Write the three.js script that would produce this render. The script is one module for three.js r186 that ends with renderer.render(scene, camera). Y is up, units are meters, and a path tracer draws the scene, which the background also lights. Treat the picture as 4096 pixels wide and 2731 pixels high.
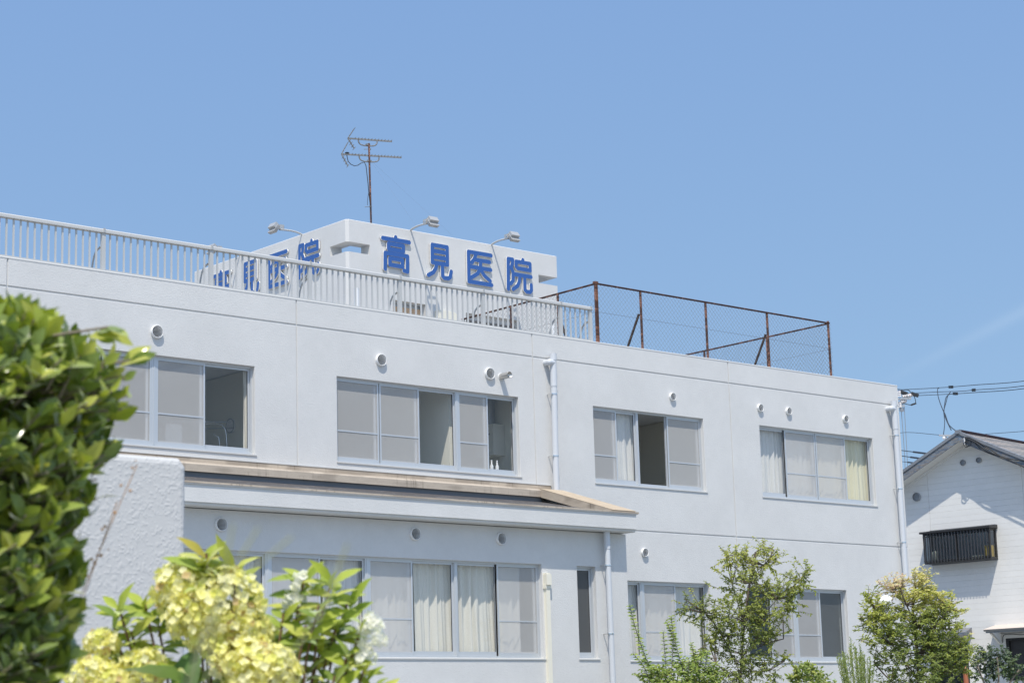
import * as THREE from 'three';
import { mergeGeometries } from 'three/addons/utils/BufferGeometryUtils.js';
import { Brush, Evaluator, SUBTRACTION } from 'three-bvh-csg';

// ---------------------------------------------------------------- camera, sky, sun, exposure
// y = 0 is the photographer's eye level; x runs along the clinic's front, +z comes out of it.
const YAW = 0.72188154, PITCH = 0.19323903, ROLL = -0.02890946;
const scene = new THREE.Scene();
const camera = new THREE.PerspectiveCamera(19.158, 1024 / 682, 0.1, 4000);
{
  const fwd = new THREE.Vector3(Math.sin(YAW) * Math.cos(PITCH), Math.sin(PITCH), -Math.cos(YAW) * Math.cos(PITCH));
  const right = new THREE.Vector3(Math.cos(YAW), 0, Math.sin(YAW)), up = right.clone().cross(fwd);
  const r = right.clone().multiplyScalar(Math.cos(ROLL)).addScaledVector(up, Math.sin(ROLL));
  const u = right.clone().multiplyScalar(-Math.sin(ROLL)).addScaledVector(up, Math.cos(ROLL));
  camera.setRotationFromMatrix(new THREE.Matrix4().makeBasis(r, u, fwd.clone().negate()));
}
camera.focus = 38;
camera.userData.fStop = 10;
scene.add(camera);
const renderer = new THREE.WebGLRenderer({ antialias: true });
renderer.toneMapping = THREE.LinearToneMapping;
renderer.toneMappingExposure = 1.06;
renderer.shadowMap.enabled = true;

const SUN = new THREE.Vector3(-0.88, 2.5, 1).normalize();
const sun = new THREE.DirectionalLight(new THREE.Color(1, 0.94, 0.84), 4.4);
sun.position.copy(SUN).multiplyScalar(80).add(new THREE.Vector3(25, 3, -27));
sun.target.position.set(25, 3, -27);
sun.castShadow = true;
sun.shadow.mapSize.set(4096, 4096);
Object.assign(sun.shadow.camera, { left: -45, right: 45, top: 45, bottom: -45, near: 1, far: 200 });
scene.add(sun, sun.target);

{ // a clear summer sky, paler towards the horizon and round the sun, with one thin contrail
  const W = 4096, H = 2048, data = new Float32Array(W * H * 4);
  const streak = (az, el) => { // degrees: a faint condensation trail low in the sky
    const t = (az - 11.2) / 3.2;
    if (t < -0.4 || t > 2) return 0;
    const d = Math.abs(el - (9.75 + 1.35 * t)) / (0.13 + 0.05 * t);
    return Math.exp(-d * d) * Math.min(1, (t + 0.4) * 0.8) * 0.045;
  };
  for (let j = 0; j < H; j++) {
    const lat = ((j + 0.5) / H - 0.5) * Math.PI, el = Math.max(0, lat * 180 / Math.PI), cy = Math.cos(lat), sy = Math.sin(lat);
    const base = [0.079 + 0.308 * Math.exp(-el / 21), 0.204 + 0.394 * Math.exp(-el / 20), 0.455 + 0.315 * Math.exp(-el / 33)];
    for (let i = 0; i < W; i++) {
      const lon = ((i + 0.5) / W - 0.5) * 2 * Math.PI, c = Math.cos(lon) * cy * SUN.x + sy * SUN.y + Math.sin(lon) * cy * SUN.z;
      const k = Math.pow((1 + c) / 2, 3), glow = 1 + 0.42 * k, white = 0.4 * Math.pow((1 + c) / 2, 3.5);
      let az = (lon + Math.PI / 2 - YAW) * 180 / Math.PI; if (az > 180) az -= 360; if (az < -180) az += 360;
      const w = el > 5 && el < 16 && az > 6 && az < 20 ? streak(az, el) : 0;
      const p = (j * W + i) * 4;
      data[p] = base[0] * glow + white * 0.97 + w; data[p + 1] = base[1] * glow + white * 0.98 + w * 0.9; data[p + 2] = base[2] * glow + white * 0.98 + w * 0.6; data[p + 3] = 1;
    }
  }
  const sky = new THREE.DataTexture(data, W, H, THREE.RGBAFormat, THREE.FloatType);
  sky.mapping = THREE.EquirectangularReflectionMapping;
  sky.magFilter = sky.minFilter = THREE.LinearFilter;
  sky.needsUpdate = true;
  scene.background = sky;
  scene.environment = sky;
}

// ---------------------------------------------------------------- helpers
let seed = 20;
const rnd = () => { seed = (seed * 1664525 + 1013904223) >>> 0; return seed / 4294967296; };
const rr = (a, b) => a + (b - a) * rnd();
const reseed = (n) => { seed = n >>> 0; rnd(); rnd(); };
const V = (x, y, z) => new THREE.Vector3(x, y, z);
const used = {};
const numbered = (n) => { used[n] = (used[n] ?? -1) + 1; return used[n] ? n + '_' + String(used[n]).padStart(3, '0') : n; };
function tag(o, label, category, group) { o.userData.label = label; o.userData.category = category; if (group) o.userData.group = group; return o; }
function thing(name, label, category, at = [0, 0, 0], turn = 0, group) {
  const o = new THREE.Group(); o.name = numbered(name); o.position.set(...at); o.rotation.y = turn; scene.add(o);
  o.userData.base = undefined; delete o.userData.base;
  return tag(o, label, category, group);
}
const BASE = new Map(); // things whose geometry is written in world metres
function worldThing(name, label, category, at, group) { const o = thing(name, label, category, at, 0, group); BASE.set(o, V(...at)); return o; }
function sub(name, parent) { const g = new THREE.Group(); g.name = name; parent.add(g); return g; }
function rootOf(p) { while (p.parent && p.parent !== scene) p = p.parent; return p; }
function uvMetres(g) { // uv in metres, laid on the plane each face looks along
  const p = g.attributes.position, n = g.attributes.normal, uv = new Float32Array(p.count * 2);
  for (let i = 0; i < p.count; i++) {
    const ax = Math.abs(n.getX(i)), ay = Math.abs(n.getY(i)), az = Math.abs(n.getZ(i)), x = p.getX(i), y = p.getY(i), z = p.getZ(i);
    if (az >= ax && az >= ay) { uv[2 * i] = x; uv[2 * i + 1] = y; } else if (ax >= ay) { uv[2 * i] = z + 3.3; uv[2 * i + 1] = y + 0.7; } else { uv[2 * i] = x + 1.7; uv[2 * i + 1] = z + 5.1; }
  }
  g.setAttribute('uv', new THREE.BufferAttribute(uv, 2));
  return g;
}
function clean(g) { const q = g.index ? g.toNonIndexed() : g; for (const k of Object.keys(q.attributes)) if (!['position', 'normal', 'uv'].includes(k)) q.deleteAttribute(k); q.morphAttributes = {}; q.clearGroups(); return q; }
function merged(list, keepUV) {
  const gs = (Array.isArray(list) ? list.flat(Infinity) : [list]).map(clean);
  const g = gs.length > 1 ? mergeGeometries(gs) : gs[0];
  return keepUV ? g : uvMetres(g);
}
function part(name, list, material, parent = scene, o = {}) {
  const g = merged(list, o.keepUV), b = BASE.get(rootOf(parent));
  if (b) g.translate(-b.x, -b.y, -b.z);
  const m = new THREE.Mesh(g, material); m.name = parent === scene ? numbered(name) : name; m.castShadow = m.receiveShadow = true;
  if (o.kind) m.userData.kind = o.kind;
  if (o.label) m.userData.label = o.label;
  parent.add(m);
  return m;
}
const box = (x0, x1, y0, y1, z0, z1) => new THREE.BoxGeometry(x1 - x0, y1 - y0, z1 - z0).translate((x0 + x1) / 2, (y0 + y1) / 2, (z0 + z1) / 2);
function bar(a, b, r, sides = 6, r2 = r) { // a round bar from a to b
  const d = b.clone().sub(a), l = d.length(), g = new THREE.CylinderGeometry(r2, r, l, sides, 1);
  return g.applyQuaternion(new THREE.Quaternion().setFromUnitVectors(V(0, 1, 0), d.multiplyScalar(1 / l))).translate((a.x + b.x) / 2, (a.y + b.y) / 2, (a.z + b.z) / 2);
}
function beam(a, b, w, h, upv = V(0, 1, 0)) { // a square bar from a to b, w across and h up
  const d = b.clone().sub(a), l = d.length(), zed = d.clone().normalize();
  let x = new THREE.Vector3().crossVectors(upv, zed); if (x.lengthSq() < 1e-6) x = V(1, 0, 0); x.normalize();
  const y = new THREE.Vector3().crossVectors(zed, x);
  return new THREE.BoxGeometry(w, h, l).applyMatrix4(new THREE.Matrix4().makeBasis(x, y, zed)).translate((a.x + b.x) / 2, (a.y + b.y) / 2, (a.z + b.z) / 2);
}
const tube = (pts, r, seg = 16, sides = 6) => new THREE.TubeGeometry(new THREE.CatmullRomCurve3(pts), seg, r, sides, false);
function plate(x0, x1, y0, y1, z, depth, holes = [], bev = 0) { // a wall sheet in the xy plane, front face at z, going back
  const s = new THREE.Shape([[x0, y0], [x1, y0], [x1, y1], [x0, y1]].map((p) => new THREE.Vector2(...p)));
  for (const q of holes.filter((k) => k.length === 3)) s.holes.push(new THREE.Path().absarc(q[0], q[1], q[2], 0, Math.PI * 2, true));
  for (const [a, b, c, d] of holes.filter((k) => k.length === 4)) s.holes.push(new THREE.Path([[a, c], [a, d], [b, d], [b, c]].map((p) => new THREE.Vector2(...p))));
  return new THREE.ExtrudeGeometry(s, bev ? { depth: depth - 2 * bev, bevelEnabled: true, bevelSize: bev, bevelOffset: -bev, bevelThickness: bev, bevelSegments: 1 } : { depth, bevelEnabled: false }).translate(0, 0, z - depth + bev);
}
function profileX(pts, x0, x1) { // a closed (z, y) outline drawn along x
  const s = new THREE.Shape(pts.map(([z, y]) => new THREE.Vector2(-z, y)));
  return new THREE.ExtrudeGeometry(s, { depth: x1 - x0, bevelEnabled: false }).rotateY(Math.PI / 2).translate(x0, 0, 0);
}

// ---------------------------------------------------------------- textures and materials
function lattice(n, s) { reseed(s); const a = new Float32Array(n * n); for (let i = 0; i < a.length; i++) a[i] = rnd(); return a; }
function noise2(n, s) { // tileable value noise over the unit square
  const a = lattice(n, s), f = (t) => t * t * (3 - 2 * t);
  return (u, v) => {
    const x = ((u % 1) + 1) % 1 * n, y = ((v % 1) + 1) % 1 * n, i = Math.floor(x), j = Math.floor(y), fx = f(x - i), fy = f(y - j), i1 = (i + 1) % n, j1 = (j + 1) % n, i0 = i % n, j0 = j % n;
    const p = a[j0 * n + i0], q = a[j0 * n + i1], r = a[j1 * n + i0], t = a[j1 * n + i1];
    return p + (q - p) * fx + (r - p) * fy + (p - q - r + t) * fx * fy;
  };
}
function tex(n, fn, { srgb = false, rx = 1, ry = 1 } = {}) {
  const d = new Uint8Array(n * n * 4);
  for (let j = 0; j < n; j++) for (let i = 0; i < n; i++) {
    const c = fn(i / n, j / n), k = (j * n + i) * 4;
    for (let q = 0; q < 3; q++) d[k + q] = Math.max(0, Math.min(255, Math.round(255 * (Array.isArray(c) ? c[q] : c))));
    d[k + 3] = 255;
  }
  const t = new THREE.DataTexture(d, n, n);
  t.wrapS = t.wrapT = THREE.RepeatWrapping; t.magFilter = t.minFilter = THREE.LinearFilter; t.repeat.set(rx, ry);
  if (srgb) t.colorSpace = THREE.SRGBColorSpace;
  t.needsUpdate = true;
  return t;
}
const mix = (a, b, t) => a + (b - a) * t, mix3 = (a, b, t) => [0, 1, 2].map((i) => mix(a[i], b[i], t)), sat = (x) => Math.max(0, Math.min(1, x)), step = (a, b, x) => { const t = sat((x - a) / (b - a)); return t * t * (3 - 2 * t); };
const n8 = noise2(8, 1), n16 = noise2(16, 2), n32 = noise2(32, 3), n64 = noise2(64, 4), n128 = noise2(128, 5), n256 = noise2(256, 6);
// sprayed stucco: small rounded lumps, about 15 mm across
const lumps = (u, v) => step(0.42, 0.78, n128(u, v) * 0.6 + n256(u, v) * 0.4) * 0.75 + n256(v, u) * 0.25;
const stuccoBump = tex(1024, lumps, { rx: 0.8, ry: 0.8 });
const stuccoTone = tex(512, (u, v) => { const k = 0.955 + 0.05 * (n8(u, v) * 0.5 + n32(u, v) * 0.3 + n128(u, v) * 0.2); return [k, k, k]; }, { srgb: true, rx: 0.21, ry: 0.21 });
const blobs = tex(1024, (u, v) => step(0.42, 0.85, n64(u, v) * 0.4 + n128(v, u) * 0.6) * 0.8 + n32(u, v) * 0.2 + n256(u, v) * 0.1, { rx: 1.3, ry: 1.3 });
const std = (o) => new THREE.MeshStandardMaterial(o), phy = (o) => new THREE.MeshPhysicalMaterial(o), lin = (r, g, b) => new THREE.Color().setRGB(r, g, b);
const M = {};
M.stucco = std({ color: lin(0.655, 0.65, 0.632), roughness: 0.82, bumpMap: stuccoBump, bumpScale: 0.0021, map: stuccoTone });
M.smooth = std({ color: lin(0.65, 0.645, 0.63), roughness: 0.85, map: stuccoTone });
M.garden = std({ color: lin(0.525, 0.523, 0.51), roughness: 0.85, bumpMap: blobs, bumpScale: 0.0011 });
M.paintedEdge = std({ color: lin(0.53, 0.53, 0.515), roughness: 0.7 });
M.alu = std({ color: lin(0.56, 0.58, 0.595), roughness: 0.38, metalness: 0.35 });
M.rail = std({ color: lin(0.5, 0.5, 0.485), roughness: 0.5, metalness: 0.1 });
M.gasket = std({ color: lin(0.05, 0.05, 0.055), roughness: 0.7 });
M.glass = phy({ color: lin(0.97, 0.975, 0.975), roughness: 0.02, transmission: 1, thickness: 0, ior: 1.5 });
M.frostedDark = phy({ color: lin(0.3, 0.31, 0.31), roughness: 0.6, transmission: 0.75, thickness: 0, ior: 1.5 });
M.frosted = phy({ color: lin(0.72, 0.76, 0.75), roughness: 0.4, transmission: 0.9, thickness: 0, ior: 1.5 });
M.screen = std({ color: lin(0.72, 0.705, 0.68), roughness: 0.95, transparent: true, opacity: 0.45, side: THREE.DoubleSide });
const weave = tex(256, (u, v) => { const k = 0.93 + 0.07 * n128(u, v); return [k, k, k]; }, { srgb: true, rx: 2, ry: 2 });
M.curtain = phy({ color: lin(0.88, 0.865, 0.82), roughness: 1, transmission: 0.22, thickness: 0, side: THREE.DoubleSide, map: weave });
M.curtainCream = phy({ color: lin(0.90, 0.865, 0.76), roughness: 1, transmission: 0.22, thickness: 0, side: THREE.DoubleSide, map: weave });
M.curtainYellow = phy({ color: lin(0.92, 0.87, 0.64), roughness: 1, transmission: 0.22, thickness: 0, side: THREE.DoubleSide, map: weave });
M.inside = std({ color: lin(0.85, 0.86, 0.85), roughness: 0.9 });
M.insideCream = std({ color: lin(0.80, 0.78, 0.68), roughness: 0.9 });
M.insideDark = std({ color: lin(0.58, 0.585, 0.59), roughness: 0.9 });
M.pvc = std({ color: lin(0.57, 0.59, 0.615), roughness: 0.38 });
M.pvcWhite = std({ color: lin(0.8, 0.8, 0.79), roughness: 0.4 });
M.pvcCream = std({ color: lin(0.78, 0.74, 0.62), roughness: 0.45 });
M.ventBody = std({ color: lin(0.78, 0.78, 0.77), roughness: 0.45 });
M.dark = std({ color: lin(0.03, 0.03, 0.032), roughness: 0.8 });
M.steel = std({ color: lin(0.55, 0.53, 0.50), roughness: 0.3, metalness: 0.85 });
M.chrome = std({ color: lin(0.75, 0.75, 0.74), roughness: 0.25, metalness: 0.9 });
const stainTex = tex(1024, (u, v) => { // sandy mortar, with soot streaks running down from the top in places
  const grain = n256(u, v), run = n128(u, 0.31) * 0.5 + n256(u, 0.77) * 0.3 + n32(u, 0.11) * 0.2, patch = n8(u, 0.4) * 0.6 + n16(u, v * 0.5) * 0.4;
  const s = step(0.5, 0.85, run) * step(0.45, 0.8, patch) * (0.45 + 0.4 * n64(u, v)) + 0.25 * step(0.5, 0.8, n16(u, v));
  const c = mix3([0.76, 0.71, 0.64], [0.68, 0.63, 0.57], grain * 0.5 + n32(u, v) * 0.5);
  return mix3(c, [0.38, 0.34, 0.30], sat(s));
}, { srgb: true, rx: 0.21, ry: 0.7 });
const sandTex = tex(512, (u, v) => mix3([0.75, 0.69, 0.6], [0.64, 0.575, 0.49], n256(u, v) * 0.6 + n16(u, v) * 0.4), { srgb: true, rx: 0.6, ry: 0.6 });
M.mortar = std({ map: stainTex, roughness: 0.95 });
M.canopyTop = std({ color: lin(0.58, 0.5, 0.44), roughness: 0.7 });
M.mortarTop = std({ map: sandTex, roughness: 0.95 });
const membraneTex = tex(512, (u, v) => {
  const c = mix3([0.31, 0.295, 0.29], [0.26, 0.25, 0.25], n64(u, v) * 0.5 + n16(u, v) * 0.5);
  return mix3(c, [0.66, 0.67, 0.68], step(0.74, 0.8, n32(u, v * 0.6) * 0.6 + n128(u, v) * 0.4) * 0.6);
}, { srgb: true, rx: 0.35, ry: 0.8 });
M.membrane = std({ map: membraneTex, roughness: 0.7 });
M.upstand = std({ color: lin(0.17, 0.185, 0.2), roughness: 0.7, map: stuccoTone });
M.blue = std({ color: lin(0.035, 0.11, 0.345), roughness: 0.35 });
M.letterEdge = std({ color: lin(0.74, 0.73, 0.70), roughness: 0.4 });
M.lamp = std({ color: lin(0.45, 0.45, 0.44), roughness: 0.45, metalness: 0.3 });
M.lens = std({ color: lin(0.3, 0.31, 0.32), roughness: 0.1 });
const rustTex = tex(512, (u, v) => {
  const k = n64(u, v) * 0.5 + n16(u, v) * 0.3 + n256(u, v) * 0.2;
  return mix3(mix3([0.27, 0.2, 0.18], [0.37, 0.25, 0.215], k), [0.62, 0.44, 0.36], step(0.58, 0.7, n16(v, u) * 0.6 + n64(v, u) * 0.4));
}, { srgb: true, rx: 1.1, ry: 1.1 });
M.rust = std({ map: rustTex, roughness: 0.85 });
M.rustDark = std({ color: lin(0.06, 0.042, 0.035), roughness: 0.8 });
M.wire = std({ color: lin(0.16, 0.14, 0.13), roughness: 0.6, metalness: 0.3 });
M.wood = std({ map: tex(256, (u, v) => mix3([0.9, 0.75, 0.58], [0.8, 0.63, 0.46], n128(u, v * 0.06) * 0.7 + n16(u, v * 0.2) * 0.3), { srgb: true, rx: 1, ry: 1 }), roughness: 0.7 });
M.black = std({ color: lin(0.022, 0.024, 0.026), roughness: 0.6 });
M.ceramic = std({ color: lin(0.78, 0.76, 0.74), roughness: 0.25 });
M.ceramicRing = std({ color: lin(0.42, 0.2, 0.14), roughness: 0.4 });
M.galv = std({ color: lin(0.42, 0.43, 0.44), roughness: 0.5, metalness: 0.5 });
M.aerial = std({ color: lin(0.2, 0.2, 0.195), roughness: 0.55 });
M.concrete = std({ map: tex(512, (u, v) => { const k = 0.5 + 0.08 * n16(u, v) + 0.08 * n128(u, v); return [k, k * 0.985, k * 0.95]; }, { srgb: true, rx: 0.3, ry: 0.3 }), roughness: 0.9 });
M.asphalt = std({ map: tex(512, (u, v) => { const k = 0.26 + 0.08 * n256(u, v) + 0.05 * n16(u, v); return [k, k, k]; }, { srgb: true, rx: 0.5, ry: 0.5 }), roughness: 0.95 });
M.gravel = std({ map: tex(512, (u, v) => mix3([0.58, 0.58, 0.56], [0.46, 0.46, 0.44], n128(u, v) * 0.7 + n8(u, v) * 0.3), { srgb: true, rx: 0.4, ry: 0.4 }), roughness: 0.95 });
// ---------------------------------------------------------------- ground
const structure = (m) => { m.userData.kind = 'structure'; return m; };
structure(part('ground', new THREE.PlaneGeometry(3000, 3000).rotateX(-Math.PI / 2).translate(0, -1.5, 0), M.concrete));
structure(part('yard', box(-40, 90, -1.49, -0.3, -75, -7.3), M.gravel));

// ---------------------------------------------------------------- the clinic
const FZ = -27.2, EZ = -25.39, TOP = 7.315;
const clinic = worldThing('clinic_building', 'white two storey clinic with tan roofed front wing and lettered rooftop tower', 'building', [22, -0.3, -31]);
// openings: x0, x1, y0, y1
const O = { a: [14.65, 18.32, 4.61, 6.07], b: [19.98, 24.06, 4.61, 6.07], c: [25.93, 28.92, 4.61, 6.07], d: [30.57, 34.17, 4.61, 6.07], g: [25.5, 28.88, 1.33, 2.82], h: [29.95, 33.0, 1.32, 2.80], e: [15.6, 22.87, 1.27, 2.85], n: [23.68, 24.12, 1.27, 2.85] };
// round ducts through the walls: x, y, z of the wall face, radius of the hood
const DUCTS = [[16.46, 6.44, FZ, 0.105], [20.91, 6.435, FZ, 0.105], [23.37, 6.435, FZ, 0.105], [28.06, 6.43, FZ, 0.078], [30.6, 6.425, FZ, 0.078], [31.47, 6.43, FZ, 0.078], [33.28, 6.415, FZ, 0.078], [27.12, 3.36, FZ, 0.08], [16.48, 3.22, EZ, 0.1], [20.15, 3.24, EZ, 0.1], [21.97, 3.24, EZ, 0.1]];
const bores = (z, x0 = -99, x1 = 99, y0 = -99, y1 = 99) => DUCTS.filter((d) => d[2] === z && d[0] > x0 && d[0] < x1 && d[1] > y0 && d[1] < y1).map(([x, y, , r]) => [x, y, r * 0.86]);
{ // stucco panels between control joints, on a backing wall
  const joints = [8.6, 13.88, 19.16, 24.44, 29.72, 35.14], rows = [[-0.3, 3.755, ['g', 'h']], [3.78, 6.845, ['a', 'b', 'c', 'd']], [6.87, TOP - 0.02, []]];
  for (const [y0, y1, keys] of rows) for (let i = 0; i < 5; i++) {
    const a = joints[i] + (i ? 0.011 : 0), b = joints[i + 1] - (i < 4 ? 0.011 : 0);
    const holes = keys.map((k) => O[k]).filter((q) => q[0] > a && q[1] < b);
    part('wall_panel', plate(a, b, y0, y1, FZ, 0.016, [...holes, ...bores(FZ, a, b, y0, y1)], 0.005), M.stucco, clinic);
  }
  part('wall', [plate(8.6, 35.138, -0.3, TOP - 0.03, FZ - 0.0165, 0.22, [O.a, O.b, O.c, O.d, O.g, O.h, ...bores(FZ)])], M.smooth, clinic);
  part('side_wall', [box(34.9, 35.136, -0.3, 7.28, -40, FZ - 0.24), box(8.6, 8.84, -0.3, 7.28, -40, FZ - 0.24)], M.stucco, clinic);
  const rearHoles = [10, 14, 18, 22, 26, 30].flatMap((x) => [[x, x + 3.4, 4.1, 5.9], [x, x + 3.4, 0.9, 2.7]]);
  part('rear_wall', plate(8.85, 34.89, -0.3, 7.28, -39.8, 0.2, rearHoles), M.stucco, clinic);
  rearHoles.forEach(([a, b, c, d]) => part('rear_pane', box(a, b, c, d, -39.91, -39.905), M.glass, clinic));
  // parapet cap with a rounded front edge that catches the sun
  const c = FZ;
  part('parapet_coping', profileX([[c + 0.004, TOP - 0.028], [c + 0.004, TOP - 0.012], [c - 0.01, TOP], [c - 0.21, TOP + 0.012], [c - 0.25, TOP - 0.01], [c - 0.25, TOP - 0.028]], 8.6, 35.142), M.paintedEdge, clinic);
  part('parapet_coping', box(34.95, 35.05, TOP - 0.03, TOP + 0.045, -39.9, FZ - 0.26), M.paintedEdge, clinic);
  part('roof_deck', box(8.85, 34.89, 6.62, 6.78, -39.79, FZ - 0.24), M.concrete, clinic);
  part('floor_slab', [box(8.85, 34.89, 3.5, 3.72, -39.79, FZ - 0.24), box(8.85, 34.89, -0.29, 0.3, -39.79, FZ - 0.24)], M.inside, clinic);
  part('ceiling', [box(8.85, 34.89, 6.32, 6.4, -32.39, FZ - 0.245), box(8.85, 34.89, 3.1, 3.18, -32.39, FZ - 0.245)], M.inside, clinic);
  part('back_partition', plate(8.85, 34.89, 0.31, 6.6, -32.4, 0.1, [10, 14.3, 19.5, 24.8, 30].flatMap((x) => [[x, x + 3.6, 3.75, 5.35], [x, x + 3.6, 0.6, 2.1]])), M.inside, clinic); // corridor openings, below the line of sight
  for (const [x, z0] of [[13.9, -32.39], [19.16, -32.39], [24.46, -32.39], [29.72, -32.39]])
    part('partition', [box(x - 0.05, x + 0.05, 3.73, 6.31, z0, FZ - 0.25), box(x - 0.05, x + 0.05, 0.31, 3.09, z0, FZ - 0.25)], M.insideCream, clinic);
  part('partition', box(22.62, 22.70, 3.73, 6.31, -32.38, FZ - 0.25), M.insideCream, clinic);
  // a deeper, darker store room shows through the third upper window
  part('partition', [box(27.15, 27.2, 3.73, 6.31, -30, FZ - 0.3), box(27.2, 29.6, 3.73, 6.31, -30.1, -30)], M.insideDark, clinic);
}
// ---- windows
function sash(x0, x1, y0, y1, z, { st = 0.036, top = 0.036, bot = 0.07, d = 0.028 } = {}) {
  return [box(x0, x0 + st, y0, y1, z - d, z), box(x1 - st, x1, y0, y1, z - d, z), box(x0 + st, x1 - st, y1 - top, y1, z - d + 0.002, z - 0.002), box(x0 + st, x1 - st, y0, y0 + bot, z - d + 0.002, z - 0.002)];
}
function windowOf(o, fz, panels, posts, mid = 0.55) {
  const [x0, x1, y0, y1] = o, w = sub('window', clinic), zf = fz - 0.075, t = 0.028;
  const fr = [box(x0, x1, y1 - t, y1, zf - 0.1, zf), box(x0, x1, y0, y0 + 0.05, zf - 0.1, zf), box(x0, x0 + t, y0 + 0.05, y1 - t, zf - 0.1, zf), box(x1 - t, x1, y0 + 0.05, y1 - t, zf - 0.1, zf)];
  for (const [a, b] of posts) fr.push(box(a, b, y0 + 0.05, y1 - t, zf - 0.1, zf - 0.001), box((a + b) / 2 - 0.012, (a + b) / 2 + 0.012, y0 + 0.05, y1 - t, zf - 0.02, zf + 0.006));
  part('frame', fr, M.alu, w);
  part('sill', profileX([[fz + 0.016, y0 - 0.014], [fz + 0.016, y0 + 0.006], [fz + 0.014, y0 + 0.008], [zf, y0 + 0.02], [zf, y0 - 0.001], [fz + 0.004, y0 - 0.001], [fz + 0.004, y0 - 0.016]], x0 - 0.02, x1 + 0.03), M.paintedEdge, w);
  const ya = y0 + 0.05, yb = y1 - t;
  for (const [kind, a, b] of panels) {
    if (kind === 'screen') {
      const z = zf - 0.006;
      part('screen_frame', [...sash(a, b, ya, yb, z, { st: 0.03, top: 0.034, bot: 0.05, d: 0.014 }), box(a + 0.03, b - 0.03, ya + mid - 0.06, ya + mid - 0.038, z - 0.012, z - 0.001)], M.alu, w);
      part('screen', new THREE.PlaneGeometry(b - a - 0.058, yb - ya - 0.08).translate((a + b) / 2, (ya + yb) / 2, z - 0.008), M.screen, w);
      part('sash', sash(a - 0.03, b - 0.045, ya, yb, zf - 0.034), M.alu, w);
      part('pane', new THREE.PlaneGeometry(b - a - 0.08, yb - ya - 0.1).translate((a + b) / 2 - 0.035, (ya + yb) / 2 + 0.016, zf - 0.048), M.glass, w);
    } else if (kind !== 'open') {
      part('sash', [...sash(a, b, ya, yb, zf - 0.034)], M.alu, w);
      part('gasket', [box(a + 0.036, a + 0.041, ya + 0.07, yb - 0.036, zf - 0.055, zf - 0.04), box(b - 0.041, b - 0.036, ya + 0.07, yb - 0.036, zf - 0.055, zf - 0.04)], M.gasket, w);
      part('pane', new THREE.PlaneGeometry(b - a - 0.07, yb - ya - 0.1).translate((a + b) / 2, (ya + yb) / 2 + 0.016, zf - 0.048), kind === 'frosted' ? (o === O.n ? M.frostedDark : M.frosted) : M.glass, w);
    } else part('sash', box(a, b, ya, ya + 0.03, zf - 0.09, zf - 0.04), M.alu, w);
  }
  return w;
}
windowOf(O.a, FZ, [['glass', 14.68, 15.57], ['screen', 15.55, 16.43], ['screen', 16.52, 17.42], ['glass', 17.40, 18.29]], [[16.43, 16.52]]);
windowOf(O.b, FZ, [['screen', 20.01, 20.92], ['screen', 20.94, 21.81], ['glass', 21.79, 22.63], ['screen', 22.70, 23.39], ['glass', 23.37, 24.03]], [[22.625, 22.70]]);
windowOf(O.c, FZ, [['screen', 25.96, 26.6], ['glass', 26.58, 27.12], ['open', 27.18, 27.97], ['screen', 27.97, 28.89]], [[27.12, 27.18]]);
windowOf(O.d, FZ, [['glass', 30.6, 31.42], ['screen', 31.41, 32.36], ['screen', 32.38, 33.33], ['glass', 33.31, 34.14]], []);
windowOf(O.g, FZ, [['glass', 25.53, 26.3], ['glass', 26.29, 27.05], ['screen', 27.14, 28.01], ['glass', 27.99, 28.85]], [[27.05, 27.14]]);
windowOf(O.h, FZ, [['glass', 29.98, 30.7], ['screen', 30.7, 31.42], ['screen', 31.5, 32.24], ['frosted', 32.22, 32.97]], [[31.42, 31.5]]);

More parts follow.
